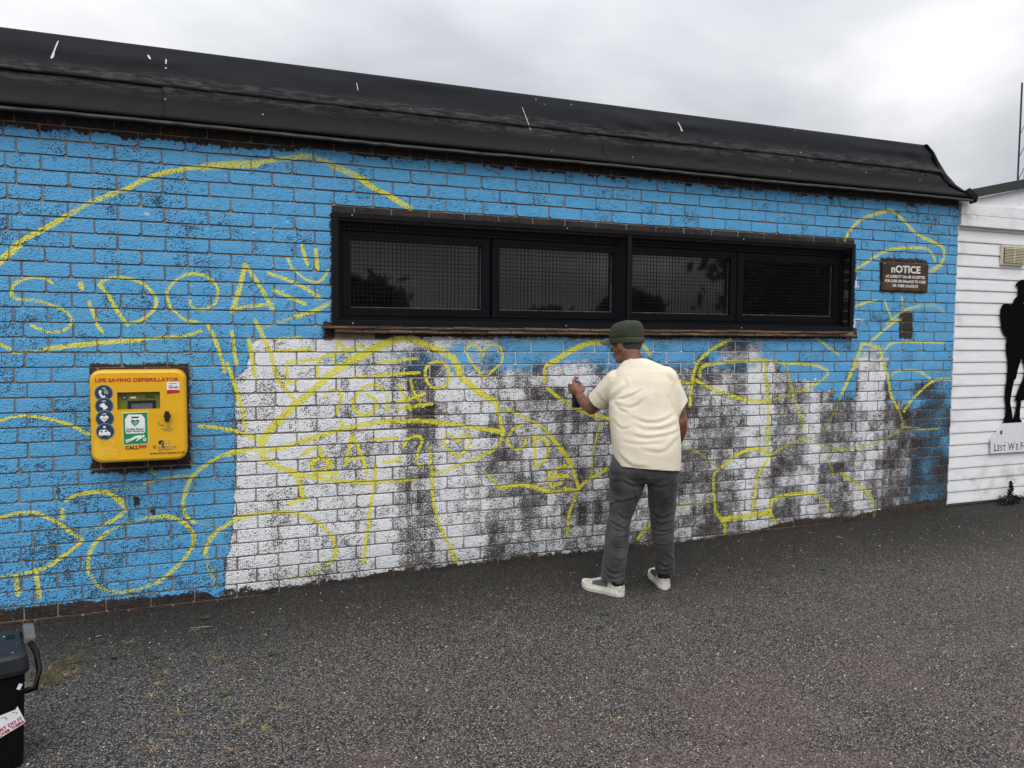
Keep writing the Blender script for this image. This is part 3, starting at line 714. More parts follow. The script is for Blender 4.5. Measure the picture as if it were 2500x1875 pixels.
# ------------------------------------------------------------------ clubhouse: brick wall
club = empty('clubhouse', (3.0, 3.0, 0), 0, 'flat roofed brick clubhouse with sprayed blue and white mural wall and black felt roof edge', 'building')
def P(o):            # parent to the clubhouse keeping world coordinates
    o.parent = club; o.location = o.location - Vector((3.0, 3.0, 0)) if o.parent is club else o.location; return o
bm = bmesh.new(); YM = .0065
def wall_cells(bm):
    xs_ = [WX0, OX0, OX1, WX1 - .002]; zs_ = [-.35, OZ0, OZ1, 2.86]
    def cell(x0, x1, z0, z1): add_box(bm, x0, x1, YM, .26, z0, z1)
    cell(xs_[0], xs_[1], zs_[0], zs_[3]); cell(xs_[2], xs_[3], zs_[0], zs_[3])
    cell(xs_[1], xs_[2], zs_[0], zs_[1]); cell(xs_[1], xs_[2], zs_[2], zs_[3])
wall_cells(bm)
bmesh.ops.remove_doubles(bm, verts=bm.verts, dist=1e-5)
inner = [f for f in bm.faces if any(g2 is not f and (g2.calc_center_median() - f.calc_center_median()).length < 1e-4 for g2 in bm.faces)]
brick_wall = P(bm_obj('brick_wall', bm, M['mortar'], club))
box_side = P(box('side_wall', WX1 - .26, WX1 - .004, .262, 6.0, -.3, 2.86, M['mortar'], club))

def brick_mesh(seed, w, h, dep=.022):
    r = random.Random(seed); w2, h2 = w / 2, h / 2; c = .0048
    def o_(s): return r.uniform(-s, s)
    rr = [c * r.choice((.5, .8, 1.0, 1.3, 2.4)) for _ in range(4)]
    ring = [(-w2 + rr[0], -h2), (0 + o_(w * .2), -h2 + o_(.0016)), (w2 - rr[1], -h2), (w2, -h2 + rr[1]), (w2, h2 - rr[2]), (w2 - rr[2], h2), (o_(w * .2), h2 + o_(.0013)), (-w2 + rr[3], h2), (-w2, h2 - rr[3]), (-w2, -h2 + rr[0])]
    ring = [(x + o_(.0012), z + o_(.0011)) for x, z in ring]
    vs = []; tilt = o_(.006); tz = o_(.015)
    for x, z in ring: vs.append((x, dep, z))
    for x, z in ring: vs.append((x, .0034, z))
    for x, z in ring:
        k = .0028
        vs.append((x - math.copysign(min(k, abs(x)), x), -.0004 + tilt * x + tz * z + o_(.0005), z - math.copysign(min(k, abs(z)), z)))
    vs.append((o_(w * .1), -.0018 + o_(.001), 0))
    fs = []
    for a in (0, 10):
        for i in range(10): fs.append((a + i, a + (i + 1) % 10, a + 10 + (i + 1) % 10, a + 10 + i))
    for i in range(10): fs.append((20 + i, 20 + (i + 1) % 10, 30))
    return vs, fs
FW, FH = BL - .0085, CO - .0068
full_var = []
for i in range(12):
    v, f = brick_mesh(i, FW, FH); me = bpy.data.meshes.new('brick'); me.from_pydata(v, [], f); me.update(); me.materials.append(M['brick']); full_var.append(me)
half_var = []
for i in range(5):
    v, f = brick_mesh(50 + i, BL / 2 - .0085, FH); me = bpy.data.meshes.new('brick'); me.from_pydata(v, [], f); me.update(); me.materials.append(M['brick']); half_var.append(me)
CAMP = Vector((0.87983, -4.88709, 1.59484))
def px_of(p):
    d = Vector(p) - CAMP; z = d.dot(cF); return 1250 + 1878 * d.dot(cR) / z, 937.5 - 1878 * d.dot(cU) / z
def shown(b):
    x0, x1, z0, z1, r = b
    u0, v0 = px_of((x0, 0, (z0 + z1) / 2)); u1, v1 = px_of((x1, 0, (z0 + z1) / 2)); ua, va = px_of(((x0 + x1) / 2, 0, z0)); ub, vb = px_of(((x0 + x1) / 2, 0, z1))
    w = max(0, min(u1, 2500) - max(u0, 0)); return w * abs(va - vb)
order = sorted(range(len(BR)), key=lambda i: -shown(BR[i]) if BR[i][4] >= 1 else 0)
top300 = set(order[:299])
SV, SF, CV, CF = [], [], [], []
for i, (x0, x1, z0, z1, r) in enumerate(BR):
    w = x1 - x0 - .0085 + rnd.uniform(-.002, .0016); h = z1 - z0 - .0068 + rnd.uniform(-.0012, .001)
    cx, cz = (x0 + x1) / 2, (z0 + z1) / 2 + rnd.uniform(-.0008, .0008); cy = rnd.uniform(-.0012, .0016)
    var = full_var if w > .17 else half_var; me = var[rnd.randrange(len(var))]; bw = FW if w > .17 else BL / 2 - .0085
    sx_ = w / bw; sz_ = h / FH; fl = rnd.choice((1, -1))
    if i in top300:
        o = bpy.data.objects.new('brick', me); COL.objects.link(o); o.parent = brick_wall
        o.location = (cx, cy, cz); o.scale = (sx_ , 1, sz_)
    else:
        jamb = 6 <= r <= 13 and abs(x0 - OX1) < .02
        end = x1 > WX1 - .01
        dep = .112 if (jamb or end) else .022
        if jamb: v, f = brick_mesh(900 + i, w, h, dep); sx_ = sz_ = 1
        elif end: v, f = brick_mesh(900 + i, w, h, dep); sx_ = sz_ = 1
        else: v = [tuple(q_.co) for q_ in me.vertices]; f = [tuple(p_.vertices) for p_ in me.polygons]
        b0 = len(SV)
        SV += [(a * sx_ + cx, b_ + cy, c_ * sz_ + cz) for a, b_, c_ in v]; SF += [tuple(k_ + b0 for k_ in q_) for q_ in f]
rest = mesh_obj('brick_courses', SV, SF, M['brick'], brick_wall); tag(rest, kind='stuff')

# ------------------------------------------------------------------ roof edge in black felt
def make_felt(name, a, b2, rgh, dustz=None):
    b = NB(name); p = b.pos(); s = b.n('ShaderNodeSeparateXYZ'); b.l(p, s.inputs[0])
    st = b.n('ShaderNodeMapping'); st.inputs['Scale'].default_value = (1.2, 3, 7); b.l(p, st.inputs[0])
    n1 = b.noise(st.outputs[0], 2.2, 6, .62, dist=.6); n2 = b.noise(p, 180, 3, .6); n3 = b.noise(st.outputs[0], 6, 6, .7, dist=1.0)
    col = b.mix(b.rng(n1, .35, .7), a, b2)
    col = b.mix(b.math('MULTIPLY', b.rng(n3, .60, .74), .45), col, (.045, .042, .040))
    if dustz is not None:
        band = b.math('MULTIPLY', b.rng(s.outputs[2], dustz - .07, dustz), b.rng(s.outputs[2], dustz + .06, dustz + .01))
        col = b.mix(b.math('MULTIPLY', band, b.rng(n3, .42, .62, 0, .75)), col, (.065, .061, .056))
    fl = b.voro(p, 19); fr = b.n('ShaderNodeSeparateColor'); b.l(fl.outputs['Color'], fr.inputs[0])
    speck = b.math('MULTIPLY', b.math('LESS_THAN', fl.outputs['Distance'], .10), b.math('GREATER_THAN', fr.outputs[0], .93))
    col = b.mix(b.math('MULTIPLY', speck, .6), col, (.45, .45, .43))
    b.col(col); b.rough(b.rng(n1, .3, .7, rgh, rgh + .18, False)); b.spec(.13)
    b.bump(b.math('ADD', n2, b.math('MULTIPLY', n3, 3.0)), .30, .003); return b.m
M['felt_up'] = make_felt('bitumen_felt_upper', (.0055, .0065, .0090), (.0095, .0105, .0135), .50, 3.03)
M['felt_lo'] = make_felt('bitumen_felt_lower', (.0085, .0083, .0083), (.0165, .016, .0155), .62, 2.985)
M['soot'] = plain('dark_soffit_board', (.006, .006, .0065), .9, .3, 10)
M['strip'] = plain('weathered_metal_strip', (.075, .068, .058), .7, .5, 9, .3, 0, spec=.2)
roof_edge = P(box('roof_deck', WX0, 6.55, .14, 6.1, 3.10, 3.235, M['felt_up'], club))
def sheet(name, prof, x0, x1, mat, wr, seed, xend=None, thick=.006, dx=.03):
    """long felt sheet: profile of (y, z) points swept along x with creases"""
    rs = np.random.default_rng(seed); nxn = int((x1 - x0) / dx) + 1; X_ = np.linspace(x0, x1, nxn)
    pr = np.array(prof, float)
    # resample the profile
    dd = np.r_[0, np.cumsum(np.hypot(np.diff(pr[:, 0]), np.diff(pr[:, 1])))]; m = max(8, int(dd[-1] / .018)); t = np.linspace(0, dd[-1], m)
    py = np.interp(t, dd, pr[:, 0]); pz = np.interp(t, dd, pr[:, 1])
    N1 = vnoise(nxn, m, max(4, int((x1 - x0) / .55)), 4, seed) - .5; N2 = vnoise(nxn, m, max(4, int((x1 - x0) / .14)), 6, seed + 1) - .5
    N2 = N2 * (vnoise(nxn, m, max(3, int((x1 - x0) / 1.4)), 3, seed + 2) ** 2) * 2.2
    disp = (N1 * 1.0 + N2 * .8) * wr; disp += (vnoise(nxn, m, max(3, int((x1 - x0) / 1.6)), 1, seed + 5) - .5) * wr * 1.0
    tt = t / t[-1]; disp *= (.35 + 1.0 * np.sin(tt * PI))[:, None]
    if xend is None: XE = np.tile(X_[None, :], (m, 1))
    else:
        xe = np.interp(t, dd, np.array(xend, float)); XE = x0 + (X_[None, :] - x0) * ((xe[:, None] - x0) / (x1 - x0))
    vs = [(XE[j, i], py[j] + disp[j, i], pz[j] + disp[j, i] * .25) for j in range(m) for i in range(nxn)]
    fs = [(j * nxn + i, j * nxn + i + 1, (j + 1) * nxn + i + 1, (j + 1) * nxn + i) for j in range(m - 1) for i in range(nxn - 1)]
    nb = len(vs)
    vs += [(v[0], v[1] + thick, v[2]) for v in vs]
    fs += [(f[3] + nb, f[2] + nb, f[1] + nb, f[0] + nb) for f in fs]
    for i in range(nxn - 1):
        fs.append((i + 1, i, i + nb, i + 1 + nb)); a = (m - 1) * nxn; fs.append((a + i, a + i + 1, a + i + 1 + nb, a + i + nb))
    for j in range(m - 1):
        for i, s in ((0, 1), (nxn - 1, -1)):
            q_ = (j * nxn + i, (j + 1) * nxn + i, (j + 1) * nxn + i + nb, j * nxn + i + nb); fs.append(q_ if s > 0 else q_[::-1])
    return mesh_obj(name, vs, fs, mat, None, True)
up_prof = [(.16, 3.252), (.115, 3.258), (.085, 3.245), (.055, 3.18), (.02, 3.09), (-.008, 3.02), (-.016, 3.000)]
lo_prof = [(.012, 3.04), (-.006, 3.0), (-.022, 2.94), (-.040, 2.89), (-.072, 2.845), (-.098, 2.822), (-.108, 2.808), (-.105, 2.796)]
def rp(o): o.parent = roof_edge; return o
roof_edge.location = roof_edge.location
wofs = Vector((0, 0, 0))
def toroof(o):
    o.parent = roof_edge; o.location = -roof_edge.matrix_basis.translation - club.location + o.location; return o
a = sheet('upper_felt', up_prof, WX0, 6.60, M['felt_up'], .016, 31, [6.56, 6.56, 6.56, 6.575, 6.60, 6.625, 6.63]); toroof(a)
for k_, (xa, xb) in enumerate([(WX0, .655), (.615, 3.42), (3.40, 6.70)]):
    xe = None
    if k_ == 2: xe = [6.625, 6.64, 6.66, 6.69, 6.78, 6.87, 6.895, 6.90]
    a = sheet('lower_felt', [(y - (.004 if k_ == 1 else 0), z) for y, z in lo_prof], xa, xb, M['felt_lo'], .010, 41 + k_ * 7, xe); toroof(a)
# gathered corner: flank fold and its tail, then the side verge running back
fl = [(6.585, .10, 3.256), (6.66, .095, 3.20), (6.72, .09, 3.12), (6.79, .07, 3.02), (6.87, .04, 2.93), (6.93, .0, 2.875), (6.965, -.06, 2.845), (6.965, -.085, 2.80)]
inn = [(6.53, .07, 3.250), (6.585, .052, 3.18), (6.605, .028, 3.10), (6.625, -.008, 3.01), (6.66, -.030, 2.93), (6.76, -.065, 2.868), (6.87, -.098, 2.825), (6.90, -.106, 2.796)]
vs, fs = [], []
nn_ = 7
for j, (A, B) in enumerate(zip(inn, fl)):
    for i in range(nn_):
        t = i / (nn_ - 1); k_ = math.sin(t * PI)
        vs.append((A[0] + (B[0] - A[0]) * t, A[1] + (B[1] - A[1]) * t + (.016 if i == 1 else -.012 * k_) , A[2] + (B[2] - A[2]) * t))
for j in range(len(fl) - 1):
    for i in range(nn_ - 1): a0 = j * nn_ + i; fs.append((a0, a0 + nn_, a0 + nn_ + 1, a0 + 1))
# side sheet running back
b0 = len(vs)
for (x, y, z) in fl: vs += [(x, y, z), (x, 6.1, z)]
for j in range(len(fl) - 1): a0 = b0 + 2 * j; fs.append((a0, a0 + 2, a0 + 3, a0 + 1))
toroof(mesh_obj('corner_felt', vs, fs, M['felt_up'], None, True))
toroof(prism_xz('felt_patch', [(6.79, 2.845), (6.85, 2.875), (6.95, 2.815), (6.95, 2.79), (6.91, 2.785)], -.112, -.100, M['felt_lo']))
bm = bmesh.new(); add_tube(bm, [(6.93, -.10, 2.80), (6.950, -.085, 2.780), (6.945, -.04, 2.765)], [.014, .018, .010], 7)
toroof(bm_obj('felt_tail', bm, M['felt_lo'], None, True))
# soffit and drip strip
toroof(box('soffit', WX0, 6.87, -.085, .0, 2.792, 2.815, M['soot']))
vs, fs = [], []; nxn = 120
for i in range(nxn):
    x = WX0 + (6.895 - WX0) * i / (nxn - 1); w = rnd.uniform(-.002, .002) + .003 * math.sin(x * 2.3)
    for (y, z) in [(-.112, 2.782), (-.113, 2.770), (-.090, 2.766), (-.085, 2.786)]: vs.append((x, y, z + w))
for i in range(nxn - 1):
    for k_ in range(4): a0 = i * 4; fs.append((a0 + k_, a0 + (k_ + 1) % 4, a0 + 4 + (k_ + 1) % 4, a0 + 4 + k_))
toroof(mesh_obj('drip_strip', vs, fs, M['strip']))
bm = bmesh.new()
for i in range(70):                                     # cables and old nails under the soffit
    pass
add_tube(bm, [(x, -.03 + .006 * math.sin(x * 5), 2.775 + .006 * math.sin(x * 3.1)) for x in np.arange(WX0, 6.86, .12)], .006, 6)
toroof(bm_obj('eaves_cable', bm, M['soot']))
# seam shadow lip, droppings
M['lime'] = plain('bird_lime', (.62, .63, .62), .8, .25, 60)
bpy.context.view_layer.update()
FELTS = [o for o in roof_edge.children if o.name.startswith(('upper_felt', 'lower_felt'))]
FELTS.sort(key=lambda o: not o.name.startswith('upper'))
def splash(pts, ws):
    """thin raised run of dropping on the felt face"""
    vs, fs = [], []
    for (x, z), w in zip(pts, ws):
        pr = up_prof if z > 3.0 else lo_prof
        zz = [p_[1] for p_ in pr][::-1]; yq = [p_[0] for p_ in pr][::-1]
        y = float(np.interp(z, zz, yq)) - .016
        for sh in FELTS:
            hit, loc, _, _ = sh.ray_cast(Vector((x, -1, z)), Vector((0, 1, 0)))
            if hit: y = min(loc.y - .003, .2); break
        # x is read on the plane of the wall; move it along the line of sight to the felt
        vs += [(x - w, y, z), (x + w, y, z), (x + w * .6, y + .004, z), (x - w * .6, y + .004, z)]
    for i in range(len(pts) - 1):
        a0 = i * 4; fs += [(a0, a0 + 4, a0 + 5, a0 + 1), (a0 + 1, a0 + 5, a0 + 6, a0 + 2), (a0 + 3, a0 + 7, a0 + 4, a0)]
    toroof(mesh_obj('bird_dropping', vs, fs, M['lime']))
splash([(.092, 3.205), (.084, 3.17), (.075, 3.135), (.068, 3.105), (.062, 3.092)], [.002, .004, .0035, .008, .003])
splash([(.540, 3.185), (.546, 3.17), (.552, 3.158)], [.003, .006, .004])
splash([(.634, 3.172), (.634, 3.155), (.633, 3.14)], [.002, .004, .002])
splash([(.633, 3.12), (.632, 3.112)], [.004, .004])
splash([(2.83, 3.14), (2.85, 3.05), (2.87, 2.98)], [.0016, .0022, .0012])
splash([(4.06, 3.17), (4.07, 3.14), (4.085, 3.105)], [.003, .004, .008])
splash([(1.72, 3.17), (1.725, 3.12)], [.002, .002])

# ------------------------------------------------------------------ window: recessed casements, mesh guard, tiled sill
M['frame'] = plain('navy_black_frame_paint', (.0022, .0032, .0055), .5, .25, 30, .1, spec=.18)
M['guard'] = plain('black_steel_guard', (.0025, .0032, .005), .5, .35, 50, .2, 0, spec=.2)
b = NB('dark_window_glass'); b.col((.004, .005, .005)); b.rough(.03); b.spec(.85)
b.bump(b.noise(b.pos(), 1.3, 2, .5), .05, .01); M['glass'] = b.m
M['bead'] = plain('pale_glazing_bead', (.14, .145, .145), .5, .6, 25)
win = bpy.data.objects.new('window', None); COL.objects.link(win); P(win)
def towin(o): o.parent = win; o.location = Vector((0, 0, 0)) ; return o
win.location = Vector((-3.0, -3.0, 0))
def wbox(name, *a, bev=0.0): o = box(name, *a, bev=bev); o.parent = win; return o
YF0, YF1 = .085, .135
bm = bmesh.new()
add_box(bm, OX0 + .001, OX1 - .001, YF0, YF1 + .05, OZ1 - .055, OZ1 - .001); add_box(bm, OX0 + .001, OX1 - .001, YF0 - .02, YF1 + .05, OZ0 + .046, OZ0 + .105)
add_box(bm, OX0 + .001, OX0 + .055, YF0, YF1 + .05, OZ0 + .105, OZ1 - .055); add_box(bm, OX1 - .055, OX1 - .001, YF0, YF1 + .05, OZ0 + .105, OZ1 - .055)
add_box(bm, 3.595, 3.68, YF0, YF1 + .05, OZ0 + .105, OZ1 - .055)
o = bm_obj('window_frame', bm, M['frame']); o.parent = win
for (xa, xb) in [(1.68, 2.56), (2.686, 3.56), (3.717, 4.577), (4.696, 5.587)]:
    za, zb = 1.775, 2.205
    bm = bmesh.new(); x0, x1 = xa - .052, xb + .052
    if abs(xa - 2.686) < .01: x1 = 3.594
    if abs(xa - 3.717) < .01: x0 = 3.681
    add_box(bm, x0, x1, YF0 - .012, YF1, zb, zb + .05); add_box(bm, x0, x1, YF0 - .012, YF1, za - .052, za)
    add_box(bm, x0, xa, YF0 - .012, YF1, za, zb); add_box(bm, xb, x1, YF0 - .012, YF1, za, zb)
    cas = bm_obj('casement', bm, M['frame']); cas.parent = win
    g_ = box('pane', xa - .002, xb + .002, .112, .118, za - .002, zb + .002, M['glass']); g_.parent = cas
    bm = bmesh.new(); t = .0035
    add_box(bm, xa, xb, .1, .11, zb - t, zb); add_box(bm, xa, xb, .1, .11, za, za + t * 1.6); add_box(bm, xa, xa + t, .1, .11, za + t * 1.6, zb - t); add_box(bm, xb - t, xb, .1, .11, za + t * 1.6, zb - t)
    q_ = bm_obj('glazing_bead', bm, M['bead']); q_.parent = cas
# dark room behind, closed
o = box('room_lining', OX0 + .01, OX1 - .01, .19, .6, OZ0 + .05, OZ1 - .02, M['soot']); o.parent = win
# guard frame stands on the wall face
GX0, GX1, GZ0, GZ1 = 1.555, 5.705, 1.640, 2.356
bm = bmesh.new()
add_box(bm, GX0, GX1, -.032, -.004, GZ1 - .034, GZ1, .002); add_box(bm, GX0, GX1, -.032, -.004, GZ0 + .012, GZ0 + .052, .002)
add_box(bm, GX0, GX0 + .036, -.031, -.005, GZ0 + .054, GZ1 - .036, .002); add_box(bm, GX1 - .036, GX1, -.031, -.005, GZ0 + .054, GZ1 - .036, .002)
add_box(bm, 3.617, 3.652, -.030, -.006, GZ0 + .054, GZ1 - .036, .002)
o = bm_obj('guard_frame', bm, M['guard']); o.parent = win
bm = bmesh.new(); pit = .0272
x = GX0 + .05
while x < GX1 - .04:
    if not 3.61 < x < 3.655: add_box(bm, x - .0011, x + .0011, -.0192, -.0170, GZ0 + .045, GZ1 - .03)
    x += pit
z = GZ0 + .07
while z < GZ1 - .03:
    add_box(bm, GX0 + .03, GX1 - .03, -.0215, -.0193, z - .0011, z + .0011); z += pit
o = bm_obj('wire_mesh', bm, M['guard']); o.parent = win
M['screw'] = plain('screw_zinc', (.35, .34, .32), .4, .3, 100, 0, .8)
for i in range(9):
    for z in (GZ1 - .017, GZ0 + .032):
        bm = bmesh.new(); bmesh.ops.create_uvsphere(bm, u_segments=8, v_segments=4, radius=.0055)
        o = bm_obj('screw_head', bm, M['screw'] if i % 3 == 0 else M['guard']); o.parent = win; o.location = (GX0 + .12 + i * (GX1 - GX0 - .24) / 8, -.033, z)
# two courses of clay creasing tiles as a sill
def make_tile():
    b = NB('clay_sill_tile'); p = b.pos(); st = b.n('ShaderNodeMapping'); st.inputs['Scale'].default_value = (3, 20, 60); b.l(p, st.inputs[0])
    oi = b.n('ShaderNodeObjectInfo').outputs['Random']
    c = b.mix(b.rng(b.noise(st.outputs[0], 1.6, 5, .65), .35, .65), (.030, .017, .012), (.20, .125, .075))
    c = b.mix(b.math('MULTIPLY', oi, .35), c, (.10, .055, .035)); b.col(c); b.rough(.8); b.bump(b.noise(st.outputs[0], 6, 4, .7), .5, .003); return b.m
M['tile'] = make_tile()
sill = bpy.data.objects.new('window_sill', None); COL.objects.link(sill); sill.parent = club; sill.location = (-3, -3, 0)
bed = box('mortar_bed', GX0 + .01, GX1 + .005, -.030, .16, OZ0 + .0, OZ0 + .044, plain('sill_mortar', (.20, .165, .12), .9, .2, 40)); bed.parent = sill
tmesh = []
for i in range(8):
    bm = bmesh.new(); w = .1625
    add_box(bm, -w / 2, w / 2, -.052, .05, -.0085, .0085, .004)
    for v in bm.verts: v.co += Vector((rnd.uniform(-.001, .001), rnd.uniform(-.003, .003), rnd.uniform(-.0018, .0018) - .003 * (abs(v.co.x) / .08) ** 2))
    bmesh.ops.recalc_face_normals(bm, faces=bm.faces); me = bpy.data.meshes.new('tile'); bm.to_mesh(me); bm.free(); me.materials.append(M['tile']); tmesh.append(me)
for row, (z, off) in enumerate([(OZ0 + .0125, 0.0), (OZ0 + .036, .083)]):
    x = GX0 + .09 - off * .9
    while x < GX1:
        o = bpy.data.objects.new('tile', tmesh[rnd.randrange(8)]); COL.objects.link(o); o.parent = sill
        o.location = (x, rnd.uniform(-.004, .003) - row * .004, z + rnd.uniform(-.0012, .0012)); o.rotation_euler = (0, rnd.uniform(-.012, .012), 0)
        x += .166

# ------------------------------------------------------------------ white boarded building on the right
def make_board():
    b = NB('white_board_paint'); p = b.pos(); s = b.n('ShaderNodeSeparateXYZ'); b.l(p, s.inputs[0])
    st = b.n('ShaderNodeMapping'); st.inputs['Scale'].default_value = (1.5, 1, 8); b.l(p, st.inputs[0])
    n1 = b.noise(st.outputs[0], 3, 6, .65); n2 = b.noise(p, 7, 5, .6); n3 = b.noise(st.outputs[0], 20, 4, .7)
    c = b.mix(b.rng(n1, .3, .7), (.74, .75, .77), (.83, .83, .84))
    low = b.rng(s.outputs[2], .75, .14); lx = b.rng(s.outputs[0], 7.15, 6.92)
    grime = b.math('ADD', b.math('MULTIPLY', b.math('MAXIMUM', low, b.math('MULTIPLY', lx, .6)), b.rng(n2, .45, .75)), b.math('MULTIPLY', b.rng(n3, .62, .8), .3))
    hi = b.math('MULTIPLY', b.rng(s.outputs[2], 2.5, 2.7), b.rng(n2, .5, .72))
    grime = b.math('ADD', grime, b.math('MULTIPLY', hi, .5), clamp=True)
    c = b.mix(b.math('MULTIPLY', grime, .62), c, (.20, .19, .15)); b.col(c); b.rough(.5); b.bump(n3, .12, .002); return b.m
M['board'] = make_board()
M['felt_green'] = plain('mineral_felt_green', (.030, .038, .034), .9, .35, 160, .6)
annex = empty('boarded_outbuilding', (7.6, 3.0, 0), 0, 'white horizontally boarded outbuilding with green felt verge beside the brick wall', 'building')
def A(o): o.parent = annex; o.location = o.location - Vector((7.6, 3.0, 0)); return o
AX0, AX1, AY = 6.878, 9.6, .035
A(box('wall_core', AX0 + .003, AX1, AY + .03, 6.0, .05, 2.75, plain('board_backing', (.25, .25, .25), .9), None))
z = .138; i = 0
while z < 2.56:
    h = .1052; z1 = min(z + h, 2.60)
    bm = bmesh.new(); y = AY
    prof = [(y - .003, z - .002), (y - .003, z + .012), (y + .004, z1 - .016), (y + .014, z1 - .010), (y + .014, z1), (y + .028, z1), (y + .028, z - .002)]
    a_ = [bm.verts.new((AX0 + rnd.uniform(0, .0015), p_[0], p_[1])) for p_ in prof]; b_ = [bm.verts.new((AX1, p_[0] , p_[1])) for p_ in prof]
    bm.faces.new(a_); bm.faces.new(b_[::-1])
    for k_ in range(len(prof)): bm.faces.new((a_[k_], b_[k_], b_[(k_ + 1) % len(prof)], a_[(k_ + 1) % len(prof)]))
    A(bm_obj('board', bm, M['board'])); z = z1; i += 1
A(box('fascia_board', AX0 + .01, AX1, -.012, AY + .02, 2.578, 2.672, M['board'], None, .003))
A(box('fascia_board', AX0 + .01, AX1, -.008, AY + .02, 2.676, 2.768, M['board'], None, .003))
A(prism_xz('gable_panel', [(AX0 + .02, 2.74), (AX1, 2.74), (AX1, 3.36), (7.02, 2.81), (AX0 + .02, 2.80)], AY + .0, AY + .03, M['board']))
A(prism_xz('felt_verge', [(6.93, 2.80), (6.90, 2.872), (9.8, 3.49), (9.8, 3.385)], -.02, .10, M['felt_green']))
A(prism_xz('roof', [(6.93, 2.82), (6.90, 2.868), (9.8, 3.485), (9.8, 3.42)], .102, 6.1, M['felt_green']))
# weeping sealant in the gap against the bricks
vs = []; fs = []
zz = np.arange(.14, 2.60, .012)
for j, z in enumerate(zz):
    w = .006 + .005 * abs(math.sin(z * 37.9)) + rnd.uniform(0, .003)
    vs += [(AX0 + .002, AY - .006, z), (AX0 - w + .004, -.001, z), (AX0 + .002, AY + .01, z)]
for j in range(len(zz) - 1):
    for k_ in range(3): a0 = 3 * j; fs.append((a0 + k_, a0 + (k_ + 1) % 3, a0 + 3 + (k_ + 1) % 3, a0 + 3 + k_))
A(mesh_obj('sealant', vs, fs, M['board'], None, True))
# vent
M['cream'] = plain('cream_plastic', (.60, .55, .40), .5, .1, 40); M['ventdark'] = plain('vent_void', (.03, .028, .022), .9)
vent = box('wall_vent', 7.428, 7.722, .008, .031, 2.262, 2.440, M['cream'], None, .004); vent.parent = annex; vent.location = Vector((-7.6, -3, 0))
o = box('vent_void', 7.446, 7.704, .004, .0078, 2.282, 2.420, M['ventdark']); o.parent = vent
for cx0, cx1 in ((7.448, 7.570), (7.580, 7.702)):
    for k_ in range(10):
        bm = bmesh.new(); zc_ = 2.290 + k_ * .0136
        vsx = [(cx0, -.006, zc_ - .004), (cx1, -.006, zc_ - .004), (cx1, .006, zc_ + .004), (cx0, .006, zc_ + .004)]
        top_ = [bm.verts.new(v) for v in vsx]; bot_ = [bm.verts.new((v[0], v[1], v[2] - .003)) for v in vsx]
        bm.faces.new(top_); bm.faces.new(bot_[::-1])
        for q_ in range(4): bm.faces.new((top_[q_], top_[(q_ + 1) % 4], bot_[(q_ + 1) % 4], bot_[q_]))
        o = bm_obj('slat', bm, M['cream']); o.parent = vent
o = box('divider', 7.571, 7.579, -.004, .0038, 2.282, 2.420, M['cream']); o.parent = vent

# soldier silhouette with its plate, fixed on the boards
M['black'] = plain('matt_black_metal', (.0025, .0025, .003), .8, .2, 30, spec=.05); M['plate'] = plain('white_plate', (.72, .73, .75), .4, .04, 10)
M['ink'] = plain('black_lettering', (.012, .012, .013), .6)
sil = empty('memorial_silhouette', (7.75, .022, .56), 0, 'black cut-out silhouette of a soldier with bowed head above a white lettered plate', 'memorial')
SB = Vector((7.75, .022, .56))
def S_(o): o.parent = sil; o.location = o.location - SB; return o
S_(prism_xz('soldier_cutout', SIL, .0145, .0215, M['black']))
S_(prism_xz('name_plate', PLATE, .008, .0140, M['plate']))
zb = .588
xx_ = 7.432
for w_ in ('Lest', 'We', 'Forget'):
    for i, ch in enumerate(w_):
        big = (i == 0); s_ = .092 if big else .072
        o = text('letter', ch.upper(), s_, M['ink'], sil, Vector((xx_, .0074, zb)) - SB, bold=.0004, sx=.86)
        o['label'] = 'black capital letter ' + ch.upper()
        bw = o.dimensions.x if o.dimensions.x > 0 else .04
        # serifs
        zh = s_ * .70; 
        bm = bmesh.new()
        if ch.upper() in 'LEF':
            for (a_, z_) in ((0, 0), (0, zh)): add_box(bm, xx_ - .004, xx_ + .016, .0068, .0074, zb + z_ - .0015, zb + z_ + .0012)
        elif ch.upper() == 'T': add_box(bm, xx_ + bw * .5 - .011, xx_ + bw * .5 + .011, .0068, .0074, zb - .0008, zb + .0014)
        if len(bm.verts):
            q_ = bm_obj('serif', bm, M['ink']); q_.parent = o; q_.matrix_parent_inverse = Matrix.Identity(4)
            q_.location = (0, 0, 0)
            bpy.context.view_layer.update(); q_.matrix_world = Matrix.Identity(4)
        else: bm.free()
        xx_ += bw + .0065
    xx_ += .020
o = box('poppy_badge', 7.504, 7.532, .0070, .0078, .738, .772, plain('badge_dark', (.05, .02, .02), .5)); S_(o)
o = box('badge_panel', 7.509, 7.521, .0062, .0069, .744, .766, plain('badge_red', (.45, .02, .02), .5)); S_(o)
for x in (7.585, 7.70): 
    bm = bmesh.new(); bmesh.ops.create_uvsphere(bm, u_segments=8, v_segments=5, radius=.007); o = bm_obj('fixing_cap', bm, M['plate']); o.location = (x, .006, .672); S_(o)
for i in range(4): S_(box('maker_mark', 7.815, 7.90 - .006 * i, .0070, .0078, .755 - i * .009, .758 - i * .009, M['ink']))

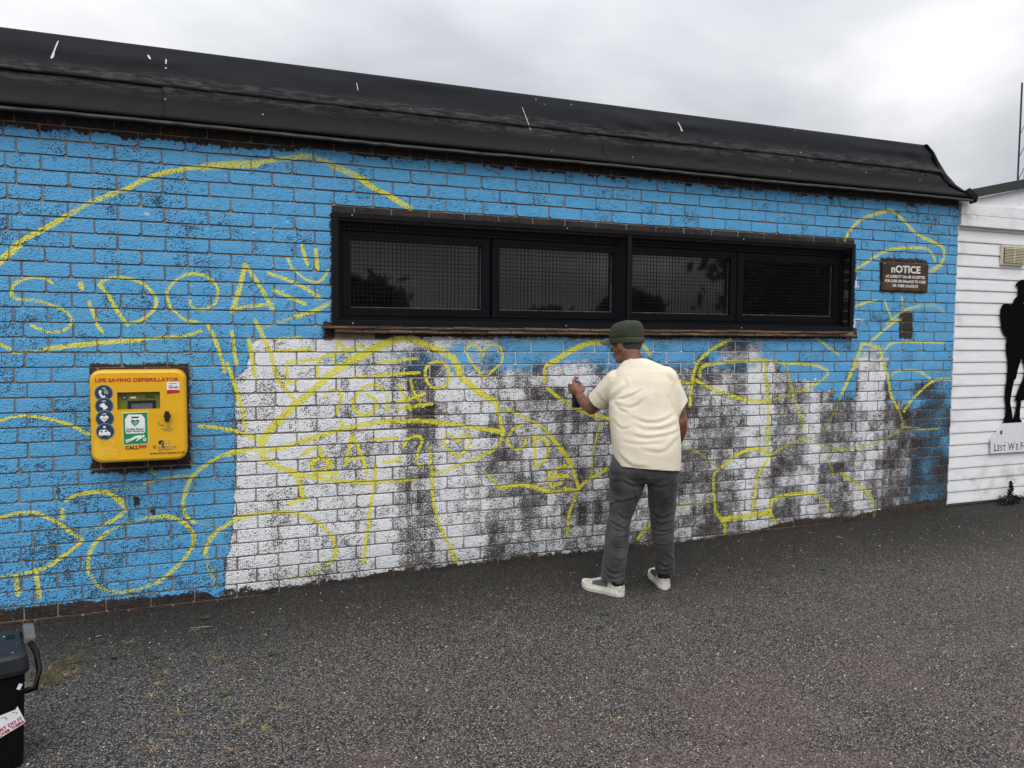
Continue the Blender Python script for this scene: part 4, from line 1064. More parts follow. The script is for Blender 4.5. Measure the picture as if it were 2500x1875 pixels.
# ------------------------------------------------------------------ notice board
def make_bronze():
    b = NB('aged_brown_plate'); p = b.pos(); c = b.mix(b.rng(b.noise(p, 9, 5, .65), .4, .68), (.042, .024, .014), (.092, .053, .031))
    c = b.mix(b.math('MULTIPLY', b.rng(b.noise(p, 30, 4, .7), .64, .72), .5), c, (.20, .14, .10)); b.col(c); b.rough(.5); b.spec(.25); return b.m
M['bronze'] = make_bronze(); M['wletter'] = plain('white_enamel_letters', (.72, .70, .68), .5, .15, 90)
NB_ = Vector((6.265, -.018, 2.112))
notice = empty('notice_sign', NB_, 0, 'small brown metal NOTICE sign with white lettering on the blue bricks right of the window', 'sign')
def NT(o): o.parent = notice; o.location = o.location - NB_; return o
NT(box('sign_plate', 6.010, 6.520, -.018, -.005, 1.996, 2.228, M['bronze'], None, .004))
def nt(s, x, z, size, bold, sx): return text('lettering', s, size, M['wletter'], notice, Vector((x, -.0184, z)) - NB_, align='CENTER', bold=bold, sx=sx)
nt('nOTICE', 6.265, 2.148, .082, .0026, 1.18)
nt('nO LIABILITY CAn BE ACCEPTED', 6.265, 2.104, .031, .0010, .98)
nt('FOR LOSS OR DAmAGE TO CARS', 6.265, 2.066, .031, .0010, .98)
nt('OR THEIR COnTEnTS', 6.265, 2.028, .031, .0010, .98)
for x, z in ((6.028, 2.214), (6.502, 2.214), (6.028, 2.010), (6.502, 2.010)):
    bm = bmesh.new(); bmesh.ops.create_uvsphere(bm, u_segments=8, v_segments=4, radius=.005 if x > 6.1 or z < 2.1 else .008)
    o = bm_obj('screw_head', bm, M['screw'] if z > 2.1 and x < 6.1 else M['bronze']); o.location = (x, -.019, z); NT(o)

# ------------------------------------------------------------------ defibrillator cabinet
M['yel'] = plain('yellow_cabinet_enamel', (.80, .43, .010), .38, .05, 6, .12, 0, .5, .0008, 240)
M['yel2'] = plain('yellow_relief_print', (.82, .49, .03), .5, .04, 8)
M['navy'] = plain('navy_print', (.012, .045, .085), .45); M['rim'] = plain('grey_print', (.22, .24, .25), .5); M['wprint'] = plain('white_print', (.84, .85, .85), .45, .03)
M['green'] = plain('safety_green_print', (.015, .24, .085), .45, .05); M['redp'] = plain('red_print', (.50, .012, .010), .5); M['dgreen'] = plain('device_green', (.13, .17, .015), .5)
M['screen'] = plain('device_screen', (.10, .115, .14), .25); M['bblack'] = plain('black_plastic', (.008, .008, .009), .45, .2, 60)
DF = Vector((.468, -.150, 1.140))
defib = empty('defibrillator_cabinet', (.468, 0, 1.140), 0, 'yellow wall-mounted life saving defibrillator cabinet on the blue brick wall', 'defibrillator')
def rrect(w, h, r, n=6):
    pts = []
    for cx, cz, a in ((w / 2 - r, h / 2 - r, 0), (-w / 2 + r, h / 2 - r, 90), (-w / 2 + r, -h / 2 + r, 180), (w / 2 - r, -h / 2 + r, 270)):
        for k_ in range(n + 1): t = math.radians(a + 90 * k_ / n); pts.append((cx + r * math.cos(t), cz + r * math.sin(t)))
    return pts
def rbox(name, rings, mat, parent, hole=None, loc=(0, 0, 0), smooth=False):
    """rounded box from rings of (outline, y); front ring first"""
    vs, fs = [], []; n = len(rings[0][0])
    for pts, y in rings: vs += [(p_[0], y, p_[1]) for p_ in pts]
    for j in range(len(rings) - 1):
        for i in range(n): fs.append((j * n + i, j * n + (i + 1) % n, (j + 1) * n + (i + 1) % n, (j + 1) * n + i))
    bm = bmesh.new(); V_ = [bm.verts.new(v) for v in vs]
    for f in fs: bm.faces.new([V_[i] for i in f])
    if hole is None: bm.faces.new(V_[:n])
    bm.faces.new(V_[-n:][::-1])
    o = bm_obj(name, bm, mat, parent, smooth); o.location = loc; return o
W_, H_ = .486, .512
back = rbox('cabinet_body', [(rrect(W_, H_, .055), .042), (rrect(W_, H_, .055), .146)], M['yel'], defib, loc=(0, -.150, 0))
# door: lid with window cut-out
hx0, hx1, hz0, hz1 = -.108, .108, .037, .134
bm = bmesh.new()
out_ = rrect(W_ + .002, H_ + .002, .056, 6)
r0 = rrect(W_ - .030, H_ - .030, .044, 6); r1 = rrect(W_ - .010, H_ - .010, .052, 6)
n = len(out_)
R0 = [bm.verts.new((p_[0], 0, p_[1])) for p_ in r0]; R1 = [bm.verts.new((p_[0], .0055, p_[1])) for p_ in r1]; R2 = [bm.verts.new((p_[0], .020, p_[1])) for p_ in out_]; R3 = [bm.verts.new((p_[0], .0418, p_[1])) for p_ in out_]
for A1, B1 in ((R0, R1), (R1, R2), (R2, R3)):
    for i in range(n): bm.faces.new((A1[i], A1[(i + 1) % n], B1[(i + 1) % n], B1[i]))
bm.faces.new(R3[::-1])
hl = [bm.verts.new((x, 0, z)) for x, z in ((hx1, hz1), (hx0, hz1), (hx0, hz0), (hx1, hz0))]
hb = [bm.verts.new((v.co.x, .030, v.co.z)) for v in hl]
q4 = n // 4
for k_ in range(4):
    seg = [R0[(k_ * q4 + j) % n] for j in range(q4)]
    nxt = R0[((k_ + 1) * q4) % n]
    for j in range(q4 - 1): bm.faces.new((hl[k_], seg[j], seg[j + 1]))
    bm.faces.new((hl[k_], seg[-1], nxt, hl[(k_ + 1) % 4]))
    bm.faces.new((hl[k_], hl[(k_ + 1) % 4], hb[(k_ + 1) % 4], hb[k_]))
door = bm_obj('door', bm, M['yel'], defib); door.location = (0, -.150, 0)
def dpx(X_, Y_): return ((X_ - 120 - .022 * (Y_ - 150)) / 1415 * .486 - .243, .256 - (Y_ - 150 + (X_ - 120) * .0071) / 1352 * .512)
def D_(o, dy=0.0): o.parent = door; o.location = o.location + Vector((0, dy, 0)); return o
def dpoly(name, pts, y0, y1, mat): return D_(prism_xz(name, [dpx(*p_) for p_ in pts], y0, y1, mat))
def ddisc(name, X_, Y_, r, y0, y1, mat, n=28):
    c = dpx(X_, Y_); return D_(prism_xz(name, [(c[0] + r * math.cos(2 * PI * k_ / n), c[1] + r * math.sin(2 * PI * k_ / n)) for k_ in range(n)], y0, y1, mat))
def dtext(s, X_, Y_, size, mat, bold=0., sx=1., align='LEFT', y=-.0012, name='lettering'):
    c = dpx(X_, Y_); return text(name, s, size, mat, door, (c[0], y, c[1]), align=align, bold=bold, sx=sx)
# device behind the window
dpoly('device', [(525, 480), (1150, 468), (1152, 720), (528, 728)], .0285, .0295, M['dgreen'])
dpoly('device_bezel', [(665, 600), (1085, 595), (1090, 720), (662, 724)], .0270, .0284, M['bblack']); dpoly('device_screen', [(722, 645), (1032, 641), (1034, 720), (720, 722)], .0262, .0269, M['screen'])
ddisc('device_button', 618, 550, .0155, .0268, .0284, M['bblack'], 16); ddisc('device_button', 618, 550, .0095, .0258, .0267, M['rim'], 16)
dpoly('device_label', [(705, 540), (788, 540), (788, 566), (705, 566)], .0276, .0284, M['wprint'])
o = dtext('ZOLL', 925, 565, .019, M['bblack'], .0006, 1.15); o.location.y = .0276
dtext('LIFE SAVING DEFIBRILLATOR', 205, 316, .0275, M['redp'], .0009, 1.0)
tx = door.children[-1]; wd = tx.dimensions.x
bpy.context.view_layer.update()
if tx.dimensions.x > 0: tx.scale.x = .4200 / tx.dimensions.x
for i, (cx, cy) in enumerate([(330, 477), (337, 663), (345, 850), (350, 1037)]):
    ddisc('icon_disc', cx, cy, .0465, -.0006 - .0006 * i, .0, M['rim']); ddisc('icon_disc', cx, cy, .0425, -.0010 - .0006 * i, -.0003, M['navy'])
def Y0(i): return -.0014 - .0006 * i
dpoly('phone_icon', [(262, 440), (288, 432), (302, 452), (292, 475), (300, 500), (325, 518), (350, 512), (355, 530), (338, 545), (300, 540), (275, 510), (260, 475)], Y0(0), -.001, M['wprint'])
for rr_, w in ((.010, .0022), (.017, .0022), (.024, .0022)):
    c = dpx(320, 478); pts = [(c[0] + rr_ * math.cos(t), c[1] + rr_ * math.sin(t)) for t in np.linspace(-.3, 1.2, 7)] + [(c[0] + (rr_ - w) * math.cos(t), c[1] + (rr_ - w) * math.sin(t)) for t in np.linspace(1.2, -.3, 7)]
    D_(prism_xz('ring_icon', pts, Y0(0), -.001, M['wprint']))
dpoly('hand_icon', [(272, 645), (320, 620), (345, 625), (350, 655), (375, 660), (390, 690), (378, 695), (372, 710), (360, 700), (355, 722), (342, 712), (332, 725), (322, 712), (318, 690), (290, 680), (275, 665)], Y0(1), -.001, M['wprint'])
def heart(cx, cy, w, h, n=22):
    pts = []
    for k_ in range(n):
        t = 2 * PI * k_ / n; x = 16 * math.sin(t) ** 3; y = 13 * math.cos(t) - 5 * math.cos(2 * t) - 2 * math.cos(3 * t) - math.cos(4 * t); pts.append((cx + x / 32 * w, cy - (y + 2.5) / 29 * h))
    return pts
dpoly('heart_icon', heart(335, 855, 125, 105), Y0(2), -.001, M['wprint'])
dpoly('pulse_icon', [(275, 848), (318, 848), (328, 830), (338, 872), (350, 835), (358, 848), (392, 848), (392, 853), (355, 853), (350, 848), (338, 884), (328, 842), (320, 853), (275, 853)], Y0(2) - .0004, Y0(2), M['navy'])
dpoly('ambulance_icon', [(258, 1090), (262, 1040), (278, 1012), (340, 1012), (348, 1004), (358, 1012), (378, 1016), (398, 1040), (422, 1050), (428, 1090)], Y0(3), -.001, M['wprint'])
for x in (292, 396): ddisc('ambulance_icon', x, 1090, .0062, Y0(3) - .0003, -.001, M['wprint'], 12); ddisc('ambulance_icon', x, 1090, .0035, Y0(3) - .0008, Y0(3) - .0004, M['navy'], 10)
for (a, b_, c, d) in ((285, 1025, 310, 1048), (345, 1022, 375, 1040)): dpoly('ambulance_icon', [(a, b_), (c, b_), (c + 4, d), (a, d)], Y0(3) - .0006, Y0(3), M['navy'])
dpoly('clock_icon', [(322, 955), (355, 955), (355, 986), (322, 986)], Y0(3), -.001, M['wprint'])
for s_, x, y, i in (('999', 308, 416, 0), ('CPR', 303, 602, 1), ('AED', 310, 787, 2)): o = dtext(s_, x, y, .0095, M['wprint'], .0003, 1.15); o.location.y = Y0(i)
# green sign
dpoly('sign_border', [(598, 768), (968, 758), (982, 1240), (606, 1250)], -.0022, .0, plain('cream_print', (.80, .76, .42), .5)); dpoly('sign_panel', [(606, 778), (962, 768), (973, 1230), (614, 1240)], -.0027, -.001, M['green'])
c = dpx(783, 940); D_(prism_xz('sign_card', [(c[0] + x, c[1] + z) for x, z in [(-.033, .055), (.033, .053), (.050, .030), (.050, -.044), (.043, -.052), (-.043, -.052), (-.050, -.044), (-.050, .030)]], -.0032, -.002, M['wprint']))
dpoly('card_handle', [(727, 830), (835, 827), (838, 848), (727, 851)], -.0037, -.0033, M['bblack']); dpoly('heart_icon', heart(783, 925, 128, 110), -.0037, -.0033, M['green'])
dpoly('pulse_icon', [(720, 918), (768, 918), (776, 900), (786, 945), (798, 895), (806, 918), (848, 918), (848, 923), (802, 923), (798, 908), (786, 960), (776, 912), (770, 923), (720, 923)], -.0041, -.0038, M['wprint'])
o = dtext('Defibrillator', 785, 1028, .0185, M['ink'], .0002, 1.0, 'CENTER'); o.location.y = -.0037
o = dtext('Heart Restarter', 785, 1056, .0150, M['ink'], .0002, 1.0, 'CENTER'); o.location.y = -.0037
dpoly('figure_icon', [(618, 1160), (640, 1170), (720, 1150), (770, 1118), (850, 1105), (885, 1112), (895, 1130), (880, 1150), (850, 1165), (810, 1190), (790, 1188), (835, 1150), (800, 1148), (745, 1175), (690, 1198), (650, 1215), (645, 1200), (700, 1180), (725, 1168), (650, 1184)], -.0034, -.0028, M['wprint'])
ddisc('figure_icon', 905, 1118, .0068, -.0034, -.0028, M['wprint'], 14)
dpoly('aed_icon', [(902, 1152), (944, 1152), (944, 1192), (902, 1192)], -.0034, -.0028, M['wprint']); dpoly('heart_icon', heart(923, 1173, 22, 20), -.0038, -.0035, M['green'])
dtext('CALL', 637, 1312, .0265, M['ink'], .0009, 1.06); dtext('999', 830, 1306, .0265, M['redp'], .0009, 1.06)
# small white sticker
dpoly('sticker', [(1248, 322), (1440, 320), (1444, 480), (1256, 496)], -.0012, .0, M['wprint']); dpoly('sticker_band', [(1252, 445), (1300, 436), (1443, 440), (1444, 482), (1256, 497)], -.0017, -.001, M['redp'])
o = dtext('The', 1292, 382, .009, M['ink'], .0001); o.location.y = -.0016
o = dtext('circuit', 1290, 414, .0165, M['ink'], .0006, 1.0); o.location.y = -.0016
o = dtext('REGISTERED', 1285, 352, .008, M['ink'], 0, .9); o.location.y = -.0016
o = dtext('(', 1270, 412, .022, M['rim'], 0); o.location.y = -.0016
o = dtext(')', 1405, 412, .022, M['rim'], 0); o.location.y = -.0016
# rotary handle
c = dpx(1258, 830)
bm = bmesh.new(); bmesh.ops.create_cone(bm, cap_ends=True, segments=20, radius1=.0185, radius2=.0165, depth=.012); bmesh.ops.rotate(bm, verts=bm.verts, matrix=Matrix.Rotation(PI / 2, 3, 'X'))
o = bm_obj('handle_base', bm, M['bblack'], door); o.location = (c[0], -.006, c[1])
o = box('turn_handle', -.0115, .0115, -.034, -.012, -.030, .030, M['bblack'], door, .005); o.location = (c[0], 0, c[1])
# raised lines of the door seam
for (a, b_) in (((1345, 818), (1500, 812)), ((1345, 845), (1500, 838)), ((1500, 812), (1500, 240)), ((1500, 838), (1502, 1420))):
    p0, p1 = dpx(*a), dpx(*b_); dx_, dz_ = (p1[0] - p0[0]), (p1[1] - p0[1]); L_ = math.hypot(dx_, dz_); nx_, nz_ = -dz_ / L_ * .0008, dx_ / L_ * .0008
    D_(prism_xz('door_seam', [(p0[0] - nx_, p0[1] - nz_), (p1[0] - nx_, p1[1] - nz_), (p1[0] + nx_, p1[1] + nz_), (p0[0] + nx_, p0[1] + nz_)], -.0008, .0, M['yel2']))
dpoly('arrow_icon', [(1120, 908), (1132, 912), (1142, 940), (1165, 958), (1190, 962), (1215, 965), (1205, 980), (1175, 978), (1145, 965), (1125, 938)], -.0008, 0, M['green'])
dtext('Pull', 1268, 998, .0115, M['green'], .0001, 1, 'CENTER'); dtext('Handle Down', 1265, 1030, .0115, M['green'], .0001, 1, 'CENTER'); dtext('To Open', 1265, 1060, .0115, M['green'], .0001, 1, 'CENTER')
# maker's lettering and marks
dpoly('logo_icon', [(1125, 1210), (1150, 1190), (1200, 1195), (1212, 1215), (1190, 1210), (1165, 1230), (1180, 1250), (1160, 1258), (1130, 1250)], -.0008, 0, M['ink']); dpoly('logo_icon', [(1178, 1222), (1212, 1222), (1212, 1250), (1195, 1258), (1175, 1255), (1192, 1240)], -.0008, 0, M['ink'])
for pts in ([(1222, 1195), (1250, 1188), (1245, 1205), (1225, 1215)], [(1275, 1188), (1305, 1200), (1300, 1218), (1282, 1205)], [(1225, 1235), (1245, 1232), (1255, 1255), (1232, 1258)], [(1278, 1238), (1302, 1228), (1300, 1255), (1280, 1258)]): dpoly('logo_icon', pts, -.0008, 0, M['rim'])
dtext('F', 1048, 1318, .030, M['ink'], .0002); dtext('irst', 1075, 1318, .030, M['rim'], 0, .95); dtext('R', 1175, 1316, .030, M['ink'], .0002); dtext('escue', 1212, 1316, .030, M['rim'], 0, .95)
dtext('training & supplies ltd', 1115, 1342, .0085, M['ink'], 0, 1.0); dtext('www.first-rescue.co.uk', 998, 1400, .0215, M['ink'], .0002, .90)
# embossed hand under the icons
dpoly('hand_relief', [(196, 1160), (215, 1170), (255, 1190), (285, 1230), (300, 1270), (350, 1262), (440, 1265), (495, 1300), (535, 1352), (530, 1380), (510, 1395), (500, 1425), (470, 1432), (300, 1435), (225, 1425), (198, 1390)], -.0009, 0, M['yel2'])
dpoly('hand_relief', [(220, 1135), (270, 1150), (262, 1185), (240, 1185), (215, 1165)], -.0005, 0, M['yel2']); dpoly('hand_relief', [(425, 1130), (465, 1170), (475, 1220), (450, 1262), (420, 1258), (440, 1215), (430, 1180), (395, 1155)], -.0012, 0, M['yel2'])
for x, y in ((370, 1290), (335, 1340), (300, 1370)): dpoly('finger_relief', [(x + 8, y), (x + 150, y + 30), (x + 145, y + 58), (x, y + 28)], -.0018, -.0013, M['yel2'])
# mounting plate between cabinet and bricks
rbox('back_plate', [(rrect(W_ - .06, H_ - .06, .03), .0), (rrect(W_ - .06, H_ - .06, .03), .004)], M['soot'], defib, loc=(0, -.0038, 0))

# ------------------------------------------------------------------ food-waste bin, bottom left
M['bin'] = plain('black_bin_plastic', (.0025, .0025, .003), .5, .2, 30, .15, spec=.2); M['lid'] = plain('slate_bin_lid', (.011, .0135, .016), .5, .35, 18, .3, spec=.35); M['grip'] = plain('grey_grip', (.10, .10, .10), .5, .2, 40, .2)
binr = empty('food_waste_bin', (.040, -1.590, 0), .274, 'black kerbside caddy bin with dark grey lid and side handle, lower left corner', 'bin')
binr.scale = (1, 1, 1.07)
def ringbm(rings, smooth=True, cap=True):
    bm = bmesh.new(); prev = None
    for pts, z in rings:
        R = [bm.verts.new((p_[0], p_[1], z)) for p_ in pts]
        if prev:
            for i in range(len(R)): bm.faces.new((prev[i], prev[(i + 1) % len(R)], R[(i + 1) % len(R)], R[i]))
        elif cap: bm.faces.new(R[::-1])
        prev = R
    if cap: bm.faces.new(prev)
    return bm
bm_obj('bin_body', ringbm([(rrect(.235, .25, .03), .0), (rrect(.242, .256, .03), .01), (rrect(.266, .285, .03), .325), (rrect(.276, .30, .03), .33), (rrect(.276, .30, .03), .35)]), M['bin'], binr)
lid = bm_obj('lid', ringbm([(rrect(.292, .325, .04), .338), (rrect(.296, .33, .045), .352), (rrect(.284, .318, .05), .392), (rrect(.262, .296, .055), .404), (rrect(.20, .24, .05), .407)]), M['lid'], binr)
o = box('lid_notch', .085, .115, .03, .075, .4040, .4082, M['bin'], lid)
for i in range(11):
    bm = bmesh.new(); bmesh.ops.create_icosphere(bm, subdivisions=1, radius=.0010 + rnd.random() ** 3 * .0035); o = bm_obj('paint_spot', bm, M['lime'], lid, True)
    o.location = (rnd.uniform(.02, .125), rnd.uniform(-.13, .12), .4065); o.scale = (1.4, 1, .3)
o = box('lid_scrape', .005, .055, .02, .028, .4062, .4074, plain('red_scrape', (.45, .10, .06), .6), lid)
hd = bm_obj('carry_handle', (lambda bm: (add_tube(bm, [(.158, -.055, .405), (.172, -.10, .385), (.176, -.145, .335), (.160, -.172, .285), (.120, -.152, .272)], .0105, 8), bm)[1])(bmesh.new()), M['bin'], binr, True)
bm = bmesh.new(); add_box(bm, -.019, .019, -.085, .085, -.014, .014, .008); o = bm_obj('grip', bm, M['grip'], hd); o.location = (.160, .03, .414); o.rotation_euler = (0, .12, -.04)
bm = bmesh.new(); add_tube(bm, [(.158, .10, .41), (.150, .13, .39), (.13, .14, .33)], .0085, 8); bm_obj('handle_arm', bm, M['bin'], hd, True)
M['stick'] = plain('white_sticker', (.75, .74, .78), .45, .03); M['crim'] = plain('crimson_print', (.35, .006, .025), .5); M['linework'] = plain('grey_linework', (.05, .05, .055), .5)
def facey(z): return -(.256 + (.285 - .256) * (z - .01) / .315) / 2 - .001
stk = rbox('sticker', [(rrect(.088, .086, .007, 3), -.0007), (rrect(.088, .086, .007, 3), 0)], M['stick'], binr); stk.location = (.056, facey(.190) + .0005, .190); stk.scale = (1.3, 1, 1.3); stk.rotation_euler = (-.045, -.37, 0)
for s_, x, z, sz in (('FORCE', .0405, .029, .014), ('JUST DO IT', .0405, -.030, .0125), ('OVER THERE', .0405, -.0405, .0105)):
    cu = text('lettering', s_ if s_ != 'FORCE' else 'CE', sz, M['crim'], stk, (x, -.0009, z), align='RIGHT', bold=.0005, sx=1.05)
for i in range(9):
    x = rnd.uniform(-.03, .03); z = rnd.uniform(-.012, .02); w = rnd.uniform(.004, .011); a_ = rnd.uniform(-1, 1)
    pts = [(x + w * math.cos(t + a_), z + w * .6 * math.sin(t + a_)) for t in np.linspace(0, 2.2, 5)] + [(x + (w - .0013) * math.cos(t + a_), z + (w * .6 - .0013) * math.sin(t + a_)) for t in np.linspace(2.2, 0, 5)]
    o = prism_xz('linework', pts, -.0012, -.0006, M['linework']); o.parent = stk
bm = bmesh.new(); add_box(bm, -.006, .006, -.0007, 0, -.010, .010); o = bm_obj('sticker_scrap', bm, M['stick'], binr); o.location = (.113, facey(.29) - .001, .29); o.rotation_euler = (-.045, .5, 0)

# ------------------------------------------------------------------ the man spraying the wall
O_P = Vector((3.33577, -.76303, 0)); RZ = math.atan2(-.512, .859)
man = empty('person', O_P, RZ, 'man seen from behind in cream t-shirt, grey jeans and olive cap, spraying the wall', 'person')
def skin_mat():
    b = NB('weathered_skin'); p = b.obj(); c = b.mix(b.rng(b.noise(p, 22, 4, .6), .35, .7), (.185, .078, .048), (.285, .130, .082)); b.col(c); b.rough(.5)
    b.b.inputs['Subsurface Weight'].default_value = .06; b.b.inputs['Subsurface Radius'].default_value = (.01, .004, .002); b.bump(b.noise(p, 260, 3, .6), .15, .001); return b.m
M['skin'] = skin_mat()
def cloth(name, a, b2, sc, wv=900, bs=.25):
    b = NB(name); p = b.obj(); c = b.mix(b.rng(b.noise(p, sc, 5, .62), .32, .68), a, b2); b.col(c); b.rough(.92); b.spec(.15)
    b.b.inputs['Sheen Weight'].default_value = .15
    mp = b.n('ShaderNodeMapping'); mp.inputs['Scale'].default_value = (6, 9, 17); mp.inputs['Rotation'].default_value = (0, .5, 0); b.l(p, mp.inputs[0])
    wr = b.noise(mp.outputs[0], 1.0, 5, .62, dist=1.4)
    ridge = b.math('ABSOLUTE', b.math('SUBTRACT', wr, .5))
    h = b.math('ADD', b.math('MULTIPLY', b.noise(p, wv, 2, .6), .35), b.math('MULTIPLY', b.noise(p, 55, 4, .6), .8))
    h = b.math('ADD', h, b.math('MULTIPLY', b.rng(ridge, 0, .09), 1.1)); b.bump(h, bs * .8, .0022); return b.m
M['shirt'] = cloth('cream_cotton', (.76, .69, .53), (.83, .765, .61), 5)
M['jeans'] = cloth('washed_grey_denim', (.030, .031, .034), (.074, .074, .078), 7, 700, .4)
M['cap'] = cloth('olive_canvas', (.075, .090, .056), (.105, .122, .080), 10, 600, .4)
M['shoe'] = plain('off_white_suede', (.52, .49, .44), .8, .12, 60, .3); M['sole'] = plain('white_rubber_sole', (.66, .64, .57), .6, .12, 40, .1); M['shoegrey'] = plain('grey_mesh', (.085, .09, .09), .8, .2, 200)
M['hair'] = plain('cropped_grey_hair', (.085, .070, .062), .9, .5, 240, .8, 0, .3, .002, 500)
def ell(bm, c, r, rot=None, u=20, v=12):
    g_ = bmesh.ops.create_uvsphere(bm, u_segments=u, v_segments=v, radius=1.0)
    Mx = Matrix.Translation(c) @ (rot.to_4x4() if rot else Matrix.Identity(4)) @ Matrix.Diagonal((*r, 1))
    for q_ in g_['verts']: q_.co = Mx @ q_.co
def cap_(bm, p0, p1, r0, r1, n=6):
    p0, p1 = Vector(p0), Vector(p1)
    add_tube(bm, [p0.lerp(p1, i / n) for i in range(n + 1)], [r0 + (r1 - r0) * i / n for i in range(n + 1)], 14)
    ell(bm, p0, (r0,) * 3, None, 14, 8); ell(bm, p1, (r1,) * 3, None, 14, 8)
def chain(bm, pts, rs):
    for i in range(len(pts) - 1): cap_(bm, pts[i], pts[i + 1], rs[i], rs[i + 1], 3)
def loft(bm, rings, n=28, ex=2.4):
    """rings: (z, aL, aR, depth half, b centre[, dz tilt])"""
    prev = None
    for z, aL, aR, dp, bc in rings:
        ca_, wa = (aL + aR) / 2, (aR - aL) / 2; R = []
        for k_ in range(n):
            t = 2 * PI * k_ / n; c, s = math.cos(t), math.sin(t)
            R.append(bm.verts.new((ca_ + wa * math.copysign(abs(c) ** (2 / ex), c), bc + dp * math.copysign(abs(s) ** (2 / ex), s), z)))
        if prev:
            for k_ in range(n): bm.faces.new((prev[k_], prev[(k_ + 1) % n], R[(k_ + 1) % n], R[k_]))
        else: bm.faces.new(R[::-1])
        prev = R
    bm.faces.new(prev)
def fuse(bm, voxel, it, fac=.5):
    bmesh.ops.recalc_face_normals(bm, faces=bm.faces)
    me = bpy.data.meshes.new('tmp'); bm.to_mesh(me); bm.free(); o = bpy.data.objects.new('tmp', me); COL.objects.link(o)
    m = o.modifiers.new('r', 'REMESH'); m.mode = 'VOXEL'; m.voxel_size = voxel; m.use_smooth_shade = True
    if it: s = o.modifiers.new('s', 'SMOOTH'); s.iterations = it; s.factor = fac
    bpy.context.view_layer.update(); me2 = bpy.data.meshes.new_from_object(o.evaluated_get(bpy.context.evaluated_depsgraph_get()))
    bpy.data.objects.remove(o); bpy.data.meshes.remove(me); return me2
def crease(me, CR, side=-1, noise=0.0, nsc=9.0, gain=1.0):
    n = len(me.vertices); co = np.empty(n * 3, np.float32); me.vertices.foreach_get('co', co); co = co.reshape(-1, 3)
    no = np.empty(n * 3, np.float32); me.vertices.foreach_get('normal', no); no = no.reshape(-1, 3)
    disp = np.zeros(n, np.float32)
    facing = np.clip(-no[:, 1] * 1.6 + .35, 0, 1)
    for w, dp, pts in CR:
        Q = catmull(pts) if len(pts) > 2 else np.array(pts, float)
        best = np.full(n, 9., np.float32); sgn = np.zeros(n, np.float32); tt = np.zeros(n, np.float32); m = len(Q) - 1
        for i in range(m):
            a, b_ = Q[i], Q[i + 1]; d = b_ - a; L2 = (d * d).sum() + 1e-9
            t = np.clip(((co[:, 0] - a[0]) * d[0] + (co[:, 2] - a[1]) * d[1]) / L2, 0, 1)
            ex_, ez_ = co[:, 0] - a[0] - t * d[0], co[:, 2] - a[1] - t * d[1]; D2 = np.sqrt(ex_ ** 2 + ez_ ** 2)
            m_ = D2 < best; best[m_] = D2[m_]; sgn[m_] = ((d[0] * ez_ - d[1] * ex_) / math.sqrt(L2))[m_]; tt[m_] = ((i + t) / m)[m_]
        fade = np.clip(np.sin(np.clip(tt, .0, 1) * PI), 0, 1) ** .6; fade = np.clip(fade + .15, 0, 1)
        disp += facing * fade * (-dp * np.exp(-(best / w) ** 2) + dp * .75 * np.exp(-((sgn - 1.6 * w) / (w * 1.25)) ** 2) * (best < 6 * w) * np.exp(-(np.maximum(best - abs(sgn), 0) / w) ** 2))
    if noise:
        disp += noise * (np.sin(co[:, 0] * nsc * 2.1 + co[:, 2] * nsc * 3.2 + 1.3 * np.sin(co[:, 1] * nsc * 2)) * np.sin(co[:, 2] * nsc * 1.7 - co[:, 0] * nsc + co[:, 1] * nsc * 1.3 + 2))
    co += no * (disp * gain)[:, None]; me.vertices.foreach_set('co', co.ravel()); me.update()
def cut(me, planes, shell=.0025, thick_in=True):
    """cut openings; planes: (point, outward normal, centre, radius) - only geometry near the centre is cut - then give the cloth its thickness"""
    bm = bmesh.new(); bm.from_mesh(me)
    for p_, nr, c, r in planes:
        c = Vector(c); gm = [f for f in bm.faces if (f.calc_center_median() - c).length < r]
        es = list({e_ for f in gm for e_ in f.edges}); vs_ = list({v for f in gm for v in f.verts})
        bmesh.ops.bisect_plane(bm, geom=gm + es + vs_, plane_co=p_, plane_no=nr)
        pv, nv2 = Vector(p_), Vector(nr).normalized()
        dl = [f for f in bm.faces if (f.calc_center_median() - c).length < r and (f.calc_center_median() - pv).dot(nv2) > 1e-5]
        bmesh.ops.delete(bm, geom=dl, context='FACES')
    bmesh.ops.solidify(bm, geom=list(bm.faces), thickness=shell)
    bm.to_mesh(me); bm.free(); me.polygons.foreach_set('use_smooth', [True] * len(me.polygons)); me.update(); return me
def mo(name, me, mat, parent):
    me.name = name; me.materials.clear(); me.materials.append(mat); me.polygons.foreach_set('use_smooth', [True] * len(me.polygons))
    o = bpy.data.objects.new(name, me); COL.objects.link(o); o.parent = parent; return o

# head frame: centre, facing and left axes inside the man's own frame
TH = math.radians(60); HC = Vector((-.115, .055, 1.565)); gv_ = Vector((-math.sin(TH), math.cos(TH), 0)); lv_ = Vector((-math.cos(TH), -math.sin(TH), 0))
HR = Matrix((gv_, lv_, Vector((0, 0, 1)))).transposed()
HR = HR @ Matrix.Rotation(math.radians(7), 3, 'Y')
def H(x, y, z): return HC + HR @ Vector((x, y, z))
bm = bmesh.new()
